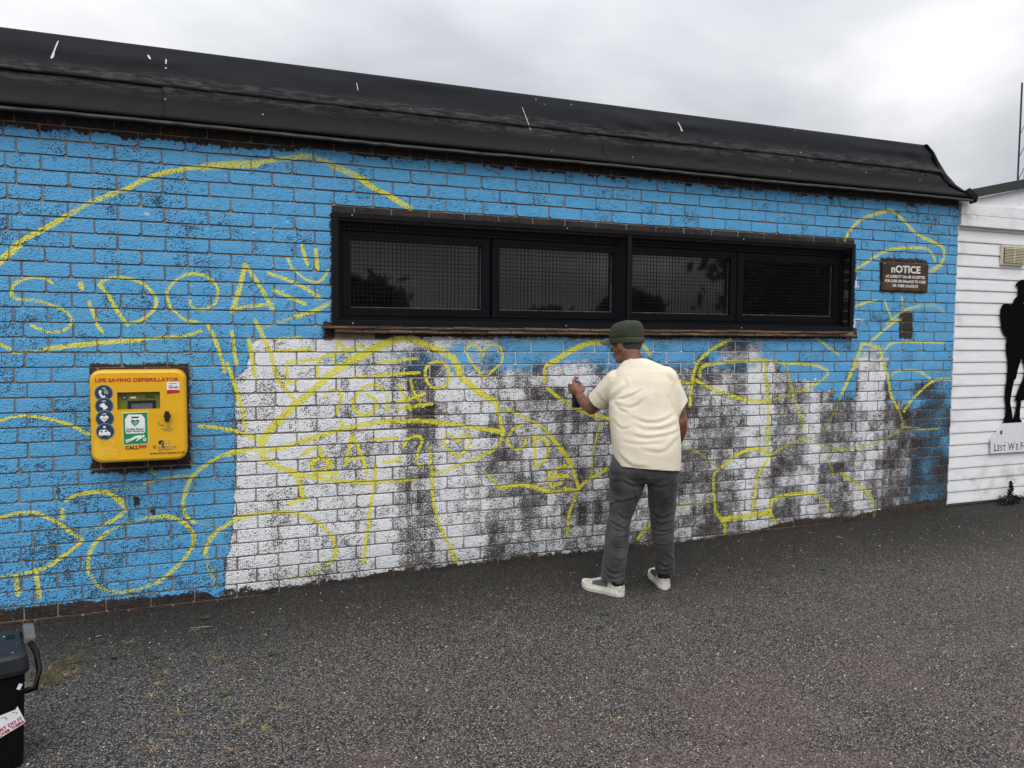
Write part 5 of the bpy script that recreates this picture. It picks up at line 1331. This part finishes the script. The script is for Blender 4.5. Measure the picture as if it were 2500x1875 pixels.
# torso, pelvis, legs under the clothes
loft(bm, [(.86, -.15, .19, .11, 0), (.95, -.165, .195, .12, 0), (1.05, -.175, .19, .12, 0), (1.18, -.185, .165, .105, 0), (1.30, -.185, .155, .09, .01), (1.38, -.15, .12, .07, .015), (1.43, -.115, .03, .05, .02)])
loft(bm, [(.715, -.17, .18, .10, .01), (.76, -.18, .19, .115, 0), (.82, -.175, .20, .12, 0), (.90, -.155, .19, .11, 0)])
chain(bm, [(-.10, 0, .75), (-.145, .01, .44), (-.168, -.055, .10)], [.075, .052, .036]); chain(bm, [(.115, .02, .75), (.128, .07, .44), (.142, .115, .12)], [.075, .052, .036])
chain(bm, [(-.168, -.06, .10), (-.18, -.065, .050), (-.28, -.005, .034)], [.034, .028, .018]); chain(bm, [(.142, .115, .12), (.14, .125, .050), (.11, .24, .034)], [.034, .028, .018])
# neck and head
chain(bm, [(-.066, .015, 1.40), (-.082, .03, 1.47), H(-.02, 0, -.03)], [.066, .060, .060])
chain(bm, [(-.066, .015, 1.42), (.08, .0, 1.375)], [.045, .035]); chain(bm, [(-.066, .015, 1.42), (-.15, .0, 1.355)], [.045, .034])
ell(bm, H(-.006, 0, .018), (.099, .077, .102), HR); ell(bm, H(.026, 0, -.045), (.066, .061, .080), HR); ell(bm, H(.066, 0, -.108), (.024, .028, .018), HR)
chain(bm, [H(-.015, .056, -.055), H(.03, .045, -.092), H(.066, .015, -.112)], [.018, .017, .015]); chain(bm, [H(-.015, -.056, -.055), H(.03, -.045, -.092), H(.066, -.015, -.112)], [.018, .017, .015])
chain(bm, [H(.090, 0, .0), H(.104, 0, -.022), H(.108, 0, -.040)], [.008, .011, .013]); ell(bm, H(.080, 0, .008), (.016, .045, .012), HR)
ell(bm, H(.094, 0, -.068), (.010, .022, .007), HR); ell(bm, H(.093, 0, -.082), (.010, .020, .007), HR)
for s in (1, -1):
    er = HR @ Matrix.Rotation(s * .35, 3, 'Z') @ Matrix.Rotation(-.12, 3, 'Y')
    ell(bm, H(-.002, s * .081, -.020), (.020, .009, .033), er, 14, 10); ell(bm, H(-.008, s * .086, -.006), (.013, .007, .018), er, 12, 8)
    ell(bm, H(.055, s * .045, -.038), (.022, .018, .02), HR)
# arms
chain(bm, [(-.165, .015, 1.32), (-.245, .06, 1.225), (-.335, .140, 1.140)], [.050, .049, .042]); chain(bm, [(-.335, .140, 1.140), (-.362, .20, 1.155), (-.412, .300, 1.187), (-.432, .345, 1.213)], [.043, .046, .033, .027])
chain(bm, [(.130, .01, 1.34), (.185, .015, 1.23), (.222, .03, 1.09)], [.050, .051, .042]); chain(bm, [(.222, .03, 1.09), (.224, .07, 1.03), (.206, .15, .93), (.196, .185, .885)], [.043, .046, .034, .028])
# left hand on the can (can axis at about -.452, .405)
ell(bm, (-.448, .362, 1.243), (.040, .018, .044), Matrix.Rotation(.35, 3, 'Z') @ Matrix.Rotation(.25, 3, 'Y'))
chain(bm, [(-.432, .345, 1.213), (-.442, .355, 1.235)], [.027, .026])
def fing(pts, r): chain(bm, pts, r)
fing([(-.468, .366, 1.268), (-.470, .370, 1.300), (-.462, .385, 1.322), (-.452, .402, 1.318)], [.0125, .0115, .0105, .009])
fing([(-.480, .368, 1.262), (-.503, .392, 1.270), (-.500, .428, 1.268), (-.478, .446, 1.262)], [.0125, .0112, .0105, .0095])
fing([(-.480, .366, 1.240), (-.505, .390, 1.246), (-.503, .428, 1.244), (-.480, .446, 1.240)], [.0125, .0110, .0102, .0092])
fing([(-.474, .362, 1.220), (-.498, .382, 1.222), (-.500, .414, 1.220), (-.483, .434, 1.218)], [.0115, .0100, .0092, .0085])
fing([(-.432, .352, 1.218), (-.408, .366, 1.238), (-.404, .394, 1.252), (-.416, .420, 1.258)], [.016, .0145, .0125, .011])
# right hand, relaxed in front of the hip
ell(bm, (.190, .200, .845), (.020, .036, .046)); chain(bm, [(.196, .185, .885), (.192, .195, .86)], [.028, .026])
for k_, (yb, ln) in enumerate(((.226, .036), (.209, .040), (.192, .037), (.176, .030))):
    fing([(.190, yb, .812), (.186, yb + .004, .812 - ln), (.170, yb + .008, .812 - ln * 1.65), (.154, yb + .008, .812 - ln * 1.85)], [.0115, .0105, .0095, .0085])
fing([(.188, .226, .865), (.176, .246, .838), (.168, .252, .815)], [.015, .0125, .0105])
me = fuse(bm, .0048, 3, .45); body = mo('body', me, M['skin'], man)
for s in (1, -1):
    bm = bmesh.new(); ell(bm, H(.0815, s * .031, -.012), (.011,) * 3, None, 12, 8); bm_obj('eye', bm, M['wprint'], man, True)
# cropped hair: close cap of stubble round the back and sides
bm = bmesh.new(); ell(bm, H(-.008, 0, .016), (.1025, .0810, .1035), HR, 48, 32)
HI = HR.inverted(); dele = []
for f in bm.faces:
    q_ = HI @ (f.calc_center_median() - HC)
    hl_ = -.062 + .055 * max(0, min(1, (q_.x + .02) / .05)) + .006 * math.sin(q_.y * 90)
    if q_.z < hl_ or q_.x > .048 or q_.z > .05: dele.append(f)
bmesh.ops.delete(bm, geom=dele, context='FACES'); bmesh.ops.solidify(bm, geom=list(bm.faces), thickness=.003); bm_obj('hair', bm, M['hair'], man, True)
# cap: crown, band, brim
def hring(x, rx, ry, z, n=40, ex=2.25, dz=0.0):
    pts = []
    for k_ in range(n):
        t = 2 * PI * k_ / n; c, s = math.cos(t), math.sin(t)
        pts.append(H(x + rx * math.copysign(abs(c) ** (2 / ex), c), ry * math.copysign(abs(s) ** (2 / ex), s), z + dz * c))
    return pts
def hloft(rings, name, mat, close=True, parent=None):
    bm = bmesh.new(); prev = None
    for R_ in rings:
        R = [bm.verts.new(p_) for p_ in R_]
        if prev:
            for k_ in range(len(R)): bm.faces.new((prev[k_], prev[(k_ + 1) % len(R)], R[(k_ + 1) % len(R)], R[k_]))
        prev = R
    if close: bm.faces.new(prev)
    bmesh.ops.solidify(bm, geom=list(bm.faces), thickness=.002)
    return bm_obj(name, bm, mat, parent or man, True)
def crumple(Rs, amp, seed):
    out = []; 
    for j, R in enumerate(Rs):
        out.append([p_ + (p_ - HC).normalized() * amp * (math.sin(k_ * .9 + j * 2.1 + seed) * .6 + math.sin(k_ * .37 - j * 1.3) * .8) for k_, p_ in enumerate(R)])
    return out
crown_old = [hring(-.002, .1085, .093, .020, dz=.006), hring(-.003, .110, .0945, .045, dz=.006), hring(-.003, .1115, .096, .070, dz=.004), hring(-.004, .110, .095, .092, dz=.003), hring(-.004, .104, .089, .110), hring(-.004, .090, .077, .124), hring(-.004, .068, .058, .132), hring(-.004, .040, .034, .136), hring(-.004, .012, .010, .137)]
crown = [hring(-.002, .1085, .092, .020, dz=.010, ex=2.05), hring(-.004, .1105, .095, .042, dz=.007, ex=2.05), hring(-.005, .1105, .096, .064, dz=.003, ex=2.05), hring(-.008, .106, .093, .086, ex=2.05), hring(-.012, .096, .085, .104, ex=2.0), hring(-.015, .080, .072, .118, ex=2.0), hring(-.017, .058, .052, .127, ex=2.0), hring(-.018, .032, .028, .132, ex=2.0), hring(-.018, .010, .008, .133, ex=2.0)]
capo = hloft(crumple(crown, .0018, .4), 'cap', M['cap'])
hloft([hring(-.002, .1085, .0925, -.008, dz=.008), hring(-.002, .1115, .0955, .0, dz=.008), hring(-.002, .1115, .0955, .024, dz=.008), hring(-.002, .109, .093, .030, dz=.008)], 'cap_band', M['cap'], False, capo)
vs, fs = [], []; nu, nv = 15, 7
for j in range(nv):
    for i in range(nu):
        s = -1 + 2 * i / (nu - 1); w = .080 - .004 * j / (nv - 1); t = j / (nv - 1)
        y = s * w; x0 = .108 * math.sqrt(max(0, 1 - (y / .100) ** 2)); ext = .090 * (1 - abs(s) ** 2.6) * t
        vs.append(tuple(H(x0 - .004 + ext, y,     .040 - .10 * ext - .046 * s * s * (.25 + t))))
n0 = len(vs); vs += [(v[0], v[1], v[2] - .0035) for v in vs]
for j in range(nv - 1):
    for i in range(nu - 1):
        a0 = j * nu + i; fs += [(a0, a0 + 1, a0 + nu + 1, a0 + nu), (a0 + n0, a0 + nu + n0, a0 + nu + 1 + n0, a0 + 1 + n0)]
for i in range(nu - 1): a0 = (nv - 1) * nu + i; fs.append((a0, a0 + 1, a0 + 1 + n0, a0 + n0))
o = mesh_obj('cap_brim', vs, fs, M['cap'], capo, True)
bm = bmesh.new(); add_tube(bm, [H(-.113 * math.cos(t), .097 * math.sin(t), .012 + .010 * abs(t)) for t in np.linspace(.1, 1.0, 8)], [.0035] * 8, 6); bm_obj('cap_strap', bm, M['cap'], capo, True)

# t-shirt
bm = bmesh.new()
loft(bm, [(.70, -.172, .222, .148, 0), (.76, -.172, .226, .152, 0), (.80, -.175, .229, .155, 0), (.86, -.182, .230, .158, 0), (.94, -.196, .227, .158, 0), (1.02, -.207, .221, .152, 0), (1.10, -.214, .209, .142, 0), (1.18, -.216, .197, .132, 0), (1.26, -.214, .190, .122, 0), (1.33, -.202, .180, .108, .005), (1.385, -.180, .155, .090, .008), (1.425, -.150, .108, .074, .012), (1.452, -.128, .045, .066, .018), (1.470, -.120, -.005, .060, .022)], 36, 2.5)
cap_(bm, (-.175, .015, 1.325), (-.318, .112, 1.158), .072, .070, 8)
cap_(bm, (.125, .01, 1.345), (.218, .026, 1.155), .076, .066, 8)
me = fuse(bm, .0062, 7, .5)
crease(me, SHIRTC, noise=.0016, nsc=13, gain=.72)
sd = (Vector((-.335, .13, 1.140)) - Vector((-.175, .015, 1.325))).normalized(); rd = (Vector((.22, .03, 1.09)) - Vector((.125, .01, 1.345))).normalized()
me = cut(me, [((-.292, .094, 1.190), sd, (-.335, .13, 1.14), .110), ((.210, .024, 1.192), rd, (.268, .03, 1.135), .080), ((0, 0, .792), (-.05, -.10, -1), (.03, 0, .72), .30), ((-.075, .03, 1.452), (-.12, .14, 1), (-.075, .03, 1.49), .085)], .0028)
shirt = mo('t_shirt', me, M['shirt'], man)
bm = bmesh.new()
nk = [Vector((-.068 + .062 * math.cos(t), .027 + .060 * math.sin(t), 1.452 - .006 * math.sin(t) - .008 * math.cos(t))) for t in np.linspace(0, 2 * PI, 25)[:-1]]
for i in range(24):
    add_tube(bm, [nk[i], nk[(i + 1) % 24]], .0055, 8)
me = fuse(bm, .003, 3); mo('collar', me, M['shirt'], shirt)

# jeans
bm = bmesh.new()
loft(bm, [(.700, -.150, .170, .075, .01), (.715, -.185, .195, .105, 0), (.745, -.211, .220, .135, 0), (.78, -.211, .223, .144, 0), (.84, -.195, .216, .138, 0), (.90, -.178, .208, .130, 0)], 32, 2.3)
LL = [(.735, -.213, .020, .120, .0), (.68, -.209, .014, .112, .0), (.626, -.204, -.003, .104, .002), (.571, -.205, -.026, .094, .004), (.495, -.209, -.054, .084, .006), (.427, -.222, -.073, .078, .0), (.358, -.228, -.078, .076, -.012), (.29, -.231, -.084, .074, -.025), (.221, -.236, -.090, .074, -.038), (.172, -.245, -.096, .074, -.048), (.117, -.251, -.100, .076, -.056), (.085, -.249, -.104, .074, -.060), (.05, -.24, -.11, .068, -.06)]
RL = [(.735, .012, .222, .118, .01), (.686, .026, .219, .110, .015), (.617, .030, .212, .100, .028), (.548, .034, .208, .090, .04), (.48, .045, .201, .082, .052), (.411, .057, .200, .076, .062), (.342, .064, .201, .073, .075), (.252, .074, .200, .070, .09), (.182, .074, .206, .070, .100), (.141, .080, .209, .072, .106), (.105, .087, .203, .070, .108), (.07, .092, .195, .062, .11)]
for Lg in (LL, RL): loft(bm, Lg[::-1], 26, 2.15)
me = fuse(bm, .0062, 6, .5)
crease(me, JEANSC, noise=.0020, nsc=11, gain=1.05)
me = cut(me, [((-.175, -.06, .100), (-.12, .02, -1), (-.175, -.06, .05), .130), ((.14, .1, .106), (.05, -.05, -1), (.14, .105, .06), .120)], .003)
jeans = mo('jeans', me, M['jeans'], man)

# shoes
def shoe(heel, toe, label):
    heel, toe = Vector((*heel, 0)), Vector((*toe, 0)); d = (toe - heel); L_ = d.length; ang_ = math.atan2(d.y, d.x)
    root = bpy.data.objects.new('shoe', None); COL.objects.link(root); root.parent = man; root.location = heel; root.rotation_euler = (0, 0, ang_); root.scale = (1.0, 1.12, 1.15)
    S = .298
    def outl(g, n=30):
        P_ = []
        xs_ = [0, .02, .06, .11, .16, .20, .24, .275, .292, .298]; wl = [.012, .030, .036, .035, .040, .047, .048, .036, .020, 0.]; wr = [.012, .030, .036, .033, .036, .044, .046, .036, .020, 0.]
        for i in range(n): x = S * i / (n - 1); P_.append((x, np.interp(x, xs_, wl) + g))
        for i in range(n - 1, -1, -1): x = S * i / (n - 1); P_.append((x, -np.interp(x, xs_, wr) - g))
        return P_
    bm = bmesh.new()
    def zb(x): return .010 * max(0, (x - .20) / .1) ** 2
    prev = None
    for g_, z in ((-.004, 0.0), (.002, .004), (.005, .020), (.001, .038)):
        R = [bm.verts.new((x, y, z + zb(x) + (.006 if x < .12 and z > .02 else 0))) for x, y in outl(g_)]
        if prev:
            for i in range(len(R)): bm.faces.new((prev[i], prev[(i + 1) % len(R)], R[(i + 1) % len(R)], R[i]))
        else: bm.faces.new(R[::-1])
        prev = R
    bm.faces.new(prev); sole = bm_obj('sole', bm, M['sole'], root, False)
    bm = bmesh.new()
    RR = [(.004, .028, .034, .066), (.03, .034, .034, .072), (.07, .036, .034, .078), (.11, .036, .034, .092), (.15, .039, .028, .082), (.19, .044, .027, .070), (.23, .045, .028, .058), (.262, .038, .030, .050), (.285, .024, .034, .044)]
    prev = None
    for x, w, z0, z1 in RR:
        R = []
        for k_ in range(13):
            t = PI * k_ / 12; c, s = math.cos(t), math.sin(t)
            R.append(bm.verts.new((x, w * math.copysign(abs(c) ** .75, c), z0 - .004 + (z1 - z0 + .004) * abs(s) ** .7)))
        if prev:
            for i in range(13): bm.faces.new((prev[i], prev[(i + 1) % 13], R[(i + 1) % 13], R[i]))
        else: bm.faces.new(R[::-1])
        prev = R
    bm.faces.new(prev); me = fuse(bm, .004, 3, .5); up = mo('upper', me, M['shoe'], root)
    bm = bmesh.new(); add_tube(bm, [(.045, 0, .080), (.052, 0, .10), (.055, 0, .15)], [.037, .034, .033], 18); bm_obj('sock', bm, M['bblack'], root, True)
    bm = bmesh.new(); ell(bm, (.040, 0, .072), (.041, .0375, .024), None, 20, 10); bm_obj('ankle_lining', bm, M['bblack'], root, True)
    # grey side panels and pale flash
    for s in (1, -1):
        def Yw(x): return s * (np.interp(x, [0, .03, .07, .11, .15, .19, .23], [.028, .034, .036, .036, .039, .044, .045]) + .0008)
        vs, fs = [], []
        cols = [(.090, .046, .070), (.115, .046, .078), (.140, .046, .078), (.165, .047, .072), (.195, .048, .064)]
        for x, za, zb_ in cols:
            for k_ in range(4):
                z = za + (zb_ - za) * k_ / 3; y = Yw(x) * (1 - max(0, (z - .045) / .055) ** 2 * .42); vs += [(x, y, z)]
        for i in range(len(cols) - 1):
            for k_ in range(3): a0 = i * 4 + k_; fs.append((a0, a0 + 1, a0 + 5, a0 + 4))
        nv_ = len(vs); vs += [(v[0], v[1] - s * .003, v[2]) for v in vs]; fs += [tuple(i + nv_ for i in f[::-1]) for f in fs]
        mesh_obj('side_panel', vs, fs, M['shoegrey'], root, True)
    bm = bmesh.new()
    for i in range(5): x = .125 + i * .020; z = .092 - i * .0075; add_tube(bm, [(x, -.022, z - .006), (x + .003, 0, z + .002), (x, .022, z - .006)], .0028, 6)
    bm_obj('laces', bm, M['wprint'], root, True)
    return root
shoe((-.108, -.106), (-.372, .045), '')
shoe((.150, .078), (.085, .365), '')
bpy.context.view_layer.update()
# spray can in the raised hand
can = empty('spray_can', man.matrix_world @ Vector((-.453, .405, 1.118)), 0, 'dark spray paint can held upright in the man\'s raised left hand', 'spray can')
bm = bmesh.new()
def lathe(bm, prof, n=24):
    prev = None
    for r, z in prof:
        R = [bm.verts.new((r * math.cos(2 * PI * k_ / n), r * math.sin(2 * PI * k_ / n), z)) for k_ in range(n)]
        if prev:
            for k_ in range(n): bm.faces.new((prev[k_], prev[(k_ + 1) % n], R[(k_ + 1) % n], R[k_]))
        else: bm.faces.new(R[::-1])
        prev = R
    bm.faces.new(prev)
lathe(bm, [(.029, 0), (.0325, .003), (.0325, .158), (.030, .166), (.020, .176), (.014, .180)]); bm_obj('can_body', bm, plain('dark_printed_tin', (.035, .037, .045), .35, .5, 30, 0, .5), can, True)
bm = bmesh.new(); lathe(bm, [(.009, .180), (.009, .192), (.007, .196)], 14); bm_obj('nozzle', bm, M['wprint'], can, True)
# paint smear on the back of the hand
bm = bmesh.new(); add_tube(bm, [(-.468, .3435, 1.246), (-.456, .3425, 1.240), (-.440, .3430, 1.247), (-.432, .3440, 1.252)], [.001, .003, .003, .0012], 6); bm_obj('paint_smear', bm, M['wprint'], man, True)
for s in range(6):
    bm = bmesh.new(); bmesh.ops.create_icosphere(bm, subdivisions=1, radius=.0018); o = bm_obj('paint_speck', bm, M['wprint'], man); o.location = (-.372 - rnd.random() * .05, .22 + rnd.random() * .09, 1.13 + rnd.random() * .03)

# ------------------------------------------------------------------ weeds, straw and litter
M['grass'] = plain('green_blades', (.045, .085, .018), .8, .4, 20); M['straw'] = plain('dry_straw', (.27, .195, .10), .85, .35, 25); M['olive'] = plain('olive_weed', (.070, .064, .030), .85, .4, 20)
def blades(bm, cx, cy, n, rad, h, flat=.5, wd=.0014):
    for _ in range(n):
        a_ = rnd.uniform(0, 2 * PI); r = rad * rnd.random() ** .7; x, y = cx + r * math.cos(a_) * .4, cy + r * math.sin(a_) * .4; z = ground_z(x, y)
        b_ = rnd.uniform(0, 2 * PI) if rnd.random() < .3 else a_ + rnd.uniform(-.6, .6); L_ = h * rnd.uniform(.5, 1.3); ex_, ey_ = math.cos(b_), math.sin(b_); nx_, ny_ = -ey_ * wd, ex_ * wd
        p = []
        for t in (0, .5, 1): zz_ = z + .001 + L_ * flat * math.sin(t * 2.2) * .8; p.append((x + ex_ * L_ * t, y + ey_ * L_ * t, zz_))
        v = [bm.verts.new((p[0][0] - nx_, p[0][1] - ny_, p[0][2])), bm.verts.new((p[0][0] + nx_, p[0][1] + ny_, p[0][2])), bm.verts.new((p[1][0] + nx_ * .8, p[1][1] + ny_ * .8, p[1][2])), bm.verts.new((p[1][0] - nx_ * .8, p[1][1] - ny_ * .8, p[1][2])), bm.verts.new(p[2])]
        bm.faces.new(v[:4]); bm.faces.new((v[3], v[2], v[4]))
bm = bmesh.new()
for x, y in WEEDS + GREEN2: blades(bm, x, y, 34, .035, .032, .55, .0016)
for i in range(34):
    x = rnd.uniform(.4, 6.8); y = rnd.uniform(-2.6, -.05) if i % 2 else rnd.uniform(-.12, -.02); blades(bm, x, y, rnd.randint(3, 12), .03, .022, .6, .0011)
o = bm_obj('grass_tufts', bm, M['grass']); tag(o, 'small green grass tufts growing up through the tarmac', 'grass', kind='stuff')
bm = bmesh.new()
for x, y in DRY: blades(bm, x, y, 16, .04, .04, .25, .0013)
for i in range(110):
    x = rnd.uniform(.2, 6.8); y = -rnd.uniform(.05, 3.0); blades(bm, x, y, rnd.randint(1, 3), .05, rnd.choice((.02, .03, .05)), .12, .0009)
o = bm_obj('dry_straw', bm, M['straw']); tag(o, 'dry straw and dead grass scattered on the tarmac', 'straw', kind='stuff')
bm = bmesh.new()
for i in range(34):
    t = rnd.random(); x = .10 + t * .13 + rnd.gauss(0, .03); y = -.98 + t * .36 + rnd.gauss(0, .06); blades(bm, x, y, 16, .045, .045, .55, .0011)
o = bm_obj('weed_patch', bm, M['olive']); tag(o, 'patch of straggly olive weeds on the tarmac behind the black bin', 'weeds', kind='stuff')
bm = bmesh.new()
for i in range(26):
    t = rnd.random(); x = .09 + t * .12 + rnd.gauss(0, .025); y = -1.02 + t * .28 + rnd.gauss(0, .06); blades(bm, x, y, 12, .04, .040, .3, .0010)
o = bm_obj('dead_grass', bm, M['straw']); tag(o, 'dead yellow grass mixed into the weeds behind the black bin', 'grass', kind='stuff')
# dark plant against the white boards
M['darkleaf'] = plain('dark_leaf', (.022, .026, .020), .7, .4, 60)
weed = empty('dark_weed', (7.58, -.06, .10), 0, 'small dark bushy weed at the foot of the white boards below the silhouette', 'plant')
for low in (0, 1):
    bm = bmesh.new()
    for i in range(220):
        a_ = rnd.uniform(0, 2 * PI); hgt = rnd.random() * (.35 if low else 1.0); r = ((.13 if low else .055 * (1 - hgt) + .012)) * rnd.random() ** .6
        p_ = Vector((r * math.cos(a_) * (1.2 if low else 1), r * math.sin(a_) * .4, .012 + .20 * hgt)); s_ = .010 + .008 * rnd.random()
        u = Vector((rnd.uniform(-1, 1), rnd.uniform(-1, 1), rnd.uniform(-.5, .8))).normalized() * s_; w = u.cross(Vector((rnd.random(), rnd.random(), rnd.random()))).normalized() * s_ * .5
        bm.faces.new([bm.verts.new(p_ - u), bm.verts.new(p_ + w), bm.verts.new(p_ + u), bm.verts.new(p_ - w)])
    bm_obj('foliage', bm, M['darkleaf'], weed)
bm = bmesh.new(); add_tube(bm, [(0, 0, 0), (0, 0, .20)], .004, 5); bm_obj('stem', bm, M['olive'], weed)
# feather-like scrap by the wall and a few litter bits
def litter(name, x, y, l, w, rz, mat, label, cat):
    z = ground_z(x, y); bm = bmesh.new(); n_ = 7
    L1, L2 = [], []
    for i in range(n_):
        t = i / (n_ - 1); ww = w * math.sin(t * PI) ** .6 * rnd.uniform(.7, 1.1) + .0006; h = .0035 + .003 * math.sin(t * 3)
        L1.append(bm.verts.new((l * (t - .5), ww, h))); L2.append(bm.verts.new((l * (t - .5), -ww, h + .0015)))
    fs_ = [bm.faces.new((L1[i], L1[i + 1], L2[i + 1], L2[i])) for i in range(n_ - 1)]
    bmesh.ops.solidify(bm, geom=fs_, thickness=.0012)
    o = bm_obj(name, bm, mat); o.location = (x, y, z); o.rotation_euler = (0, 0, rz); return tag(o, label, cat)
M['leaf'] = plain('dead_leaf', (.25, .105, .04), .8, .3, 60); M['paper'] = plain('white_scrap', (.72, .70, .66), .7, .1)
litter('feather', LIT[0][0], LIT[0][1], .15, .006, -.15, M['paper'], 'pale feather lying on the tarmac near the white brick base', 'feather')
litter('paper_scrap', LIT[1][0], LIT[1][1], .032, .006, .2, M['paper'], 'white paper scrap lying right of the bright green grass tuft', 'litter')
litter('dead_leaf', LIT[2][0], LIT[2][1], .030, .010, -.3, M['leaf'], 'small orange-brown leaf lying near the dark wall base above the weeds', 'leaf')
litter('paper_scrap', LIT[3][0], LIT[3][1], .030, .010, .4, plain('pink_scrap', (.75, .48, .44), .7), 'pinkish white scrap lying beside the dark bricks under the cabinet', 'litter')
litter('brown_leaf', LIT[4][0], LIT[4][1], .045, .012, .1, plain('brown_leaf', (.06, .030, .022), .8), 'dark brown leaf lying flat on the tarmac right of the weeds', 'leaf')

# ------------------------------------------------------------------ mast behind the outbuilding
M['steel'] = plain('galvanised_steel', (.06, .065, .07), .5, .2, 20, 0, .6); M['antenna'] = plain('antenna_white', (.35, .35, .36), .5)
MXX, MYY = 27.42, 14.0
mast = empty('lattice_mast', (MXX, MYY, 0), 0, 'dark ladder-sided radio mast rising behind the white outbuilding at the right edge', 'mast')
bm = bmesh.new(); 
for dx_, dy_ in ((0, 0), (.5, 0), (.5, .5), (0, .5)): add_tube(bm, [(dx_, dy_, 0), (dx_, dy_, 10.6)], .03, 6)
bm_obj('legs', bm, M['steel'], mast)
bm = bmesh.new()
for i in range(46): add_tube(bm, [(0, 0, i * .22), (.5, 0, i * .22)], .009, 4)
for i in range(12): add_tube(bm, [(0, .5, i * .8), (.5, .5, i * .8 + .8)], .012, 4)
bm_obj('rungs', bm, M['steel'], mast)
bm = bmesh.new(); add_tube(bm, [(-.28, 0, 0), (-.16, 0, 8.5)], .006, 4); bm_obj('cable', bm, M['antenna'], mast)
o = box('antenna_panel', -.05, .45, -.25, .05, 11.1, 14.2, M['antenna'], mast, .02)
o = box('lower_mast', .16, .48, .1, .4, 0, 14.0, M['steel'], mast)

# ------------------------------------------------------------------ trees and hedge across the car park, seen only in the glass
M['leafy'] = plain('tree_foliage', (.045, .065, .028), .9, .5, 1.2); M['bark'] = plain('tree_bark', (.07, .055, .04), .9, .3, 8)
def tree(x, y, h, w, label):
    t = empty('broadleaf_tree', (x, y, 0), 0, label, 'tree', 'trees across the car park behind the photographer')
    bm = bmesh.new(); add_tube(bm, [(0, 0, 0), (.1, 0, h * .3), (0, .1, h * .6)], [.22, .17, .08], 8)
    for k_ in range(5): a_ = k_ * 1.3; add_tube(bm, [(.05, 0, h * (.25 + .05 * k_)), (w * .3 * math.cos(a_), w * .3 * math.sin(a_), h * (.5 + .05 * k_))], [.09, .03], 5)
    bm_obj('trunk', bm, M['bark'], t, True)
    N_ = 2600; vs = np.zeros((N_, 4, 3)); r_ = np.random.default_rng(int(x * 10) & 255)
    cl = r_.normal(size=(26, 3)); cl /= np.linalg.norm(cl, axis=1)[:, None]; cl *= r_.uniform(.35, .85, (26, 1)); ci = r_.integers(0, 26, N_)
    p_ = cl[ci] + r_.normal(size=(N_, 3)) * .16; p_ = p_ * np.array([w / 2, w / 2, h * .38]) + np.array([0, 0, h * .60])
    d1 = r_.normal(size=(N_, 3)) * .24; d2 = r_.normal(size=(N_, 3)) * .24
    vs[:, 0] = p_ - d1; vs[:, 1] = p_ + d2; vs[:, 2] = p_ + d1; vs[:, 3] = p_ - d2
    mesh_obj('crown', vs.reshape(-1, 3), [(4 * i, 4 * i + 1, 4 * i + 2, 4 * i + 3) for i in range(N_)], M['leafy'], t)
tree(7.4, -40, 5.4, 9.5, 'wide leafy tree across the car park, nearest of the reflected trees')
tree(20.5, -42, 3.6, 6.0, 'low rounded leafy tree across the car park')
tree(27.5, -42, 5.0, 5.5, 'medium leafy tree across the car park beside the low one')
tree(-9.0, -44, 7.5, 8.0, 'tall leafy tree across the car park behind the photographer')
tree(36.0, -38, 9.2, 11.0, 'large broad tree across the car park, tallest of the reflected trees')
bm = bmesh.new(); r_ = np.random.default_rng(3)
for i in range(2600):
    x = r_.uniform(-40, 70); z = abs(r_.normal()) * .55 + .1; p_ = Vector((x, -47 + r_.uniform(-.6, .6), z + .35 * math.sin(x * .7))); s = .3
    d1 = Vector(r_.normal(size=3)) * s; d2 = Vector(r_.normal(size=3)) * s; bm.faces.new([bm.verts.new(q_) for q_ in (p_ - d1, p_ + d2, p_ + d1, p_ - d2)])
o = bm_obj('hedge', bm, M['leafy']); tag(o, 'low clipped hedge along the far side of the car park', 'hedge', kind='stuff')
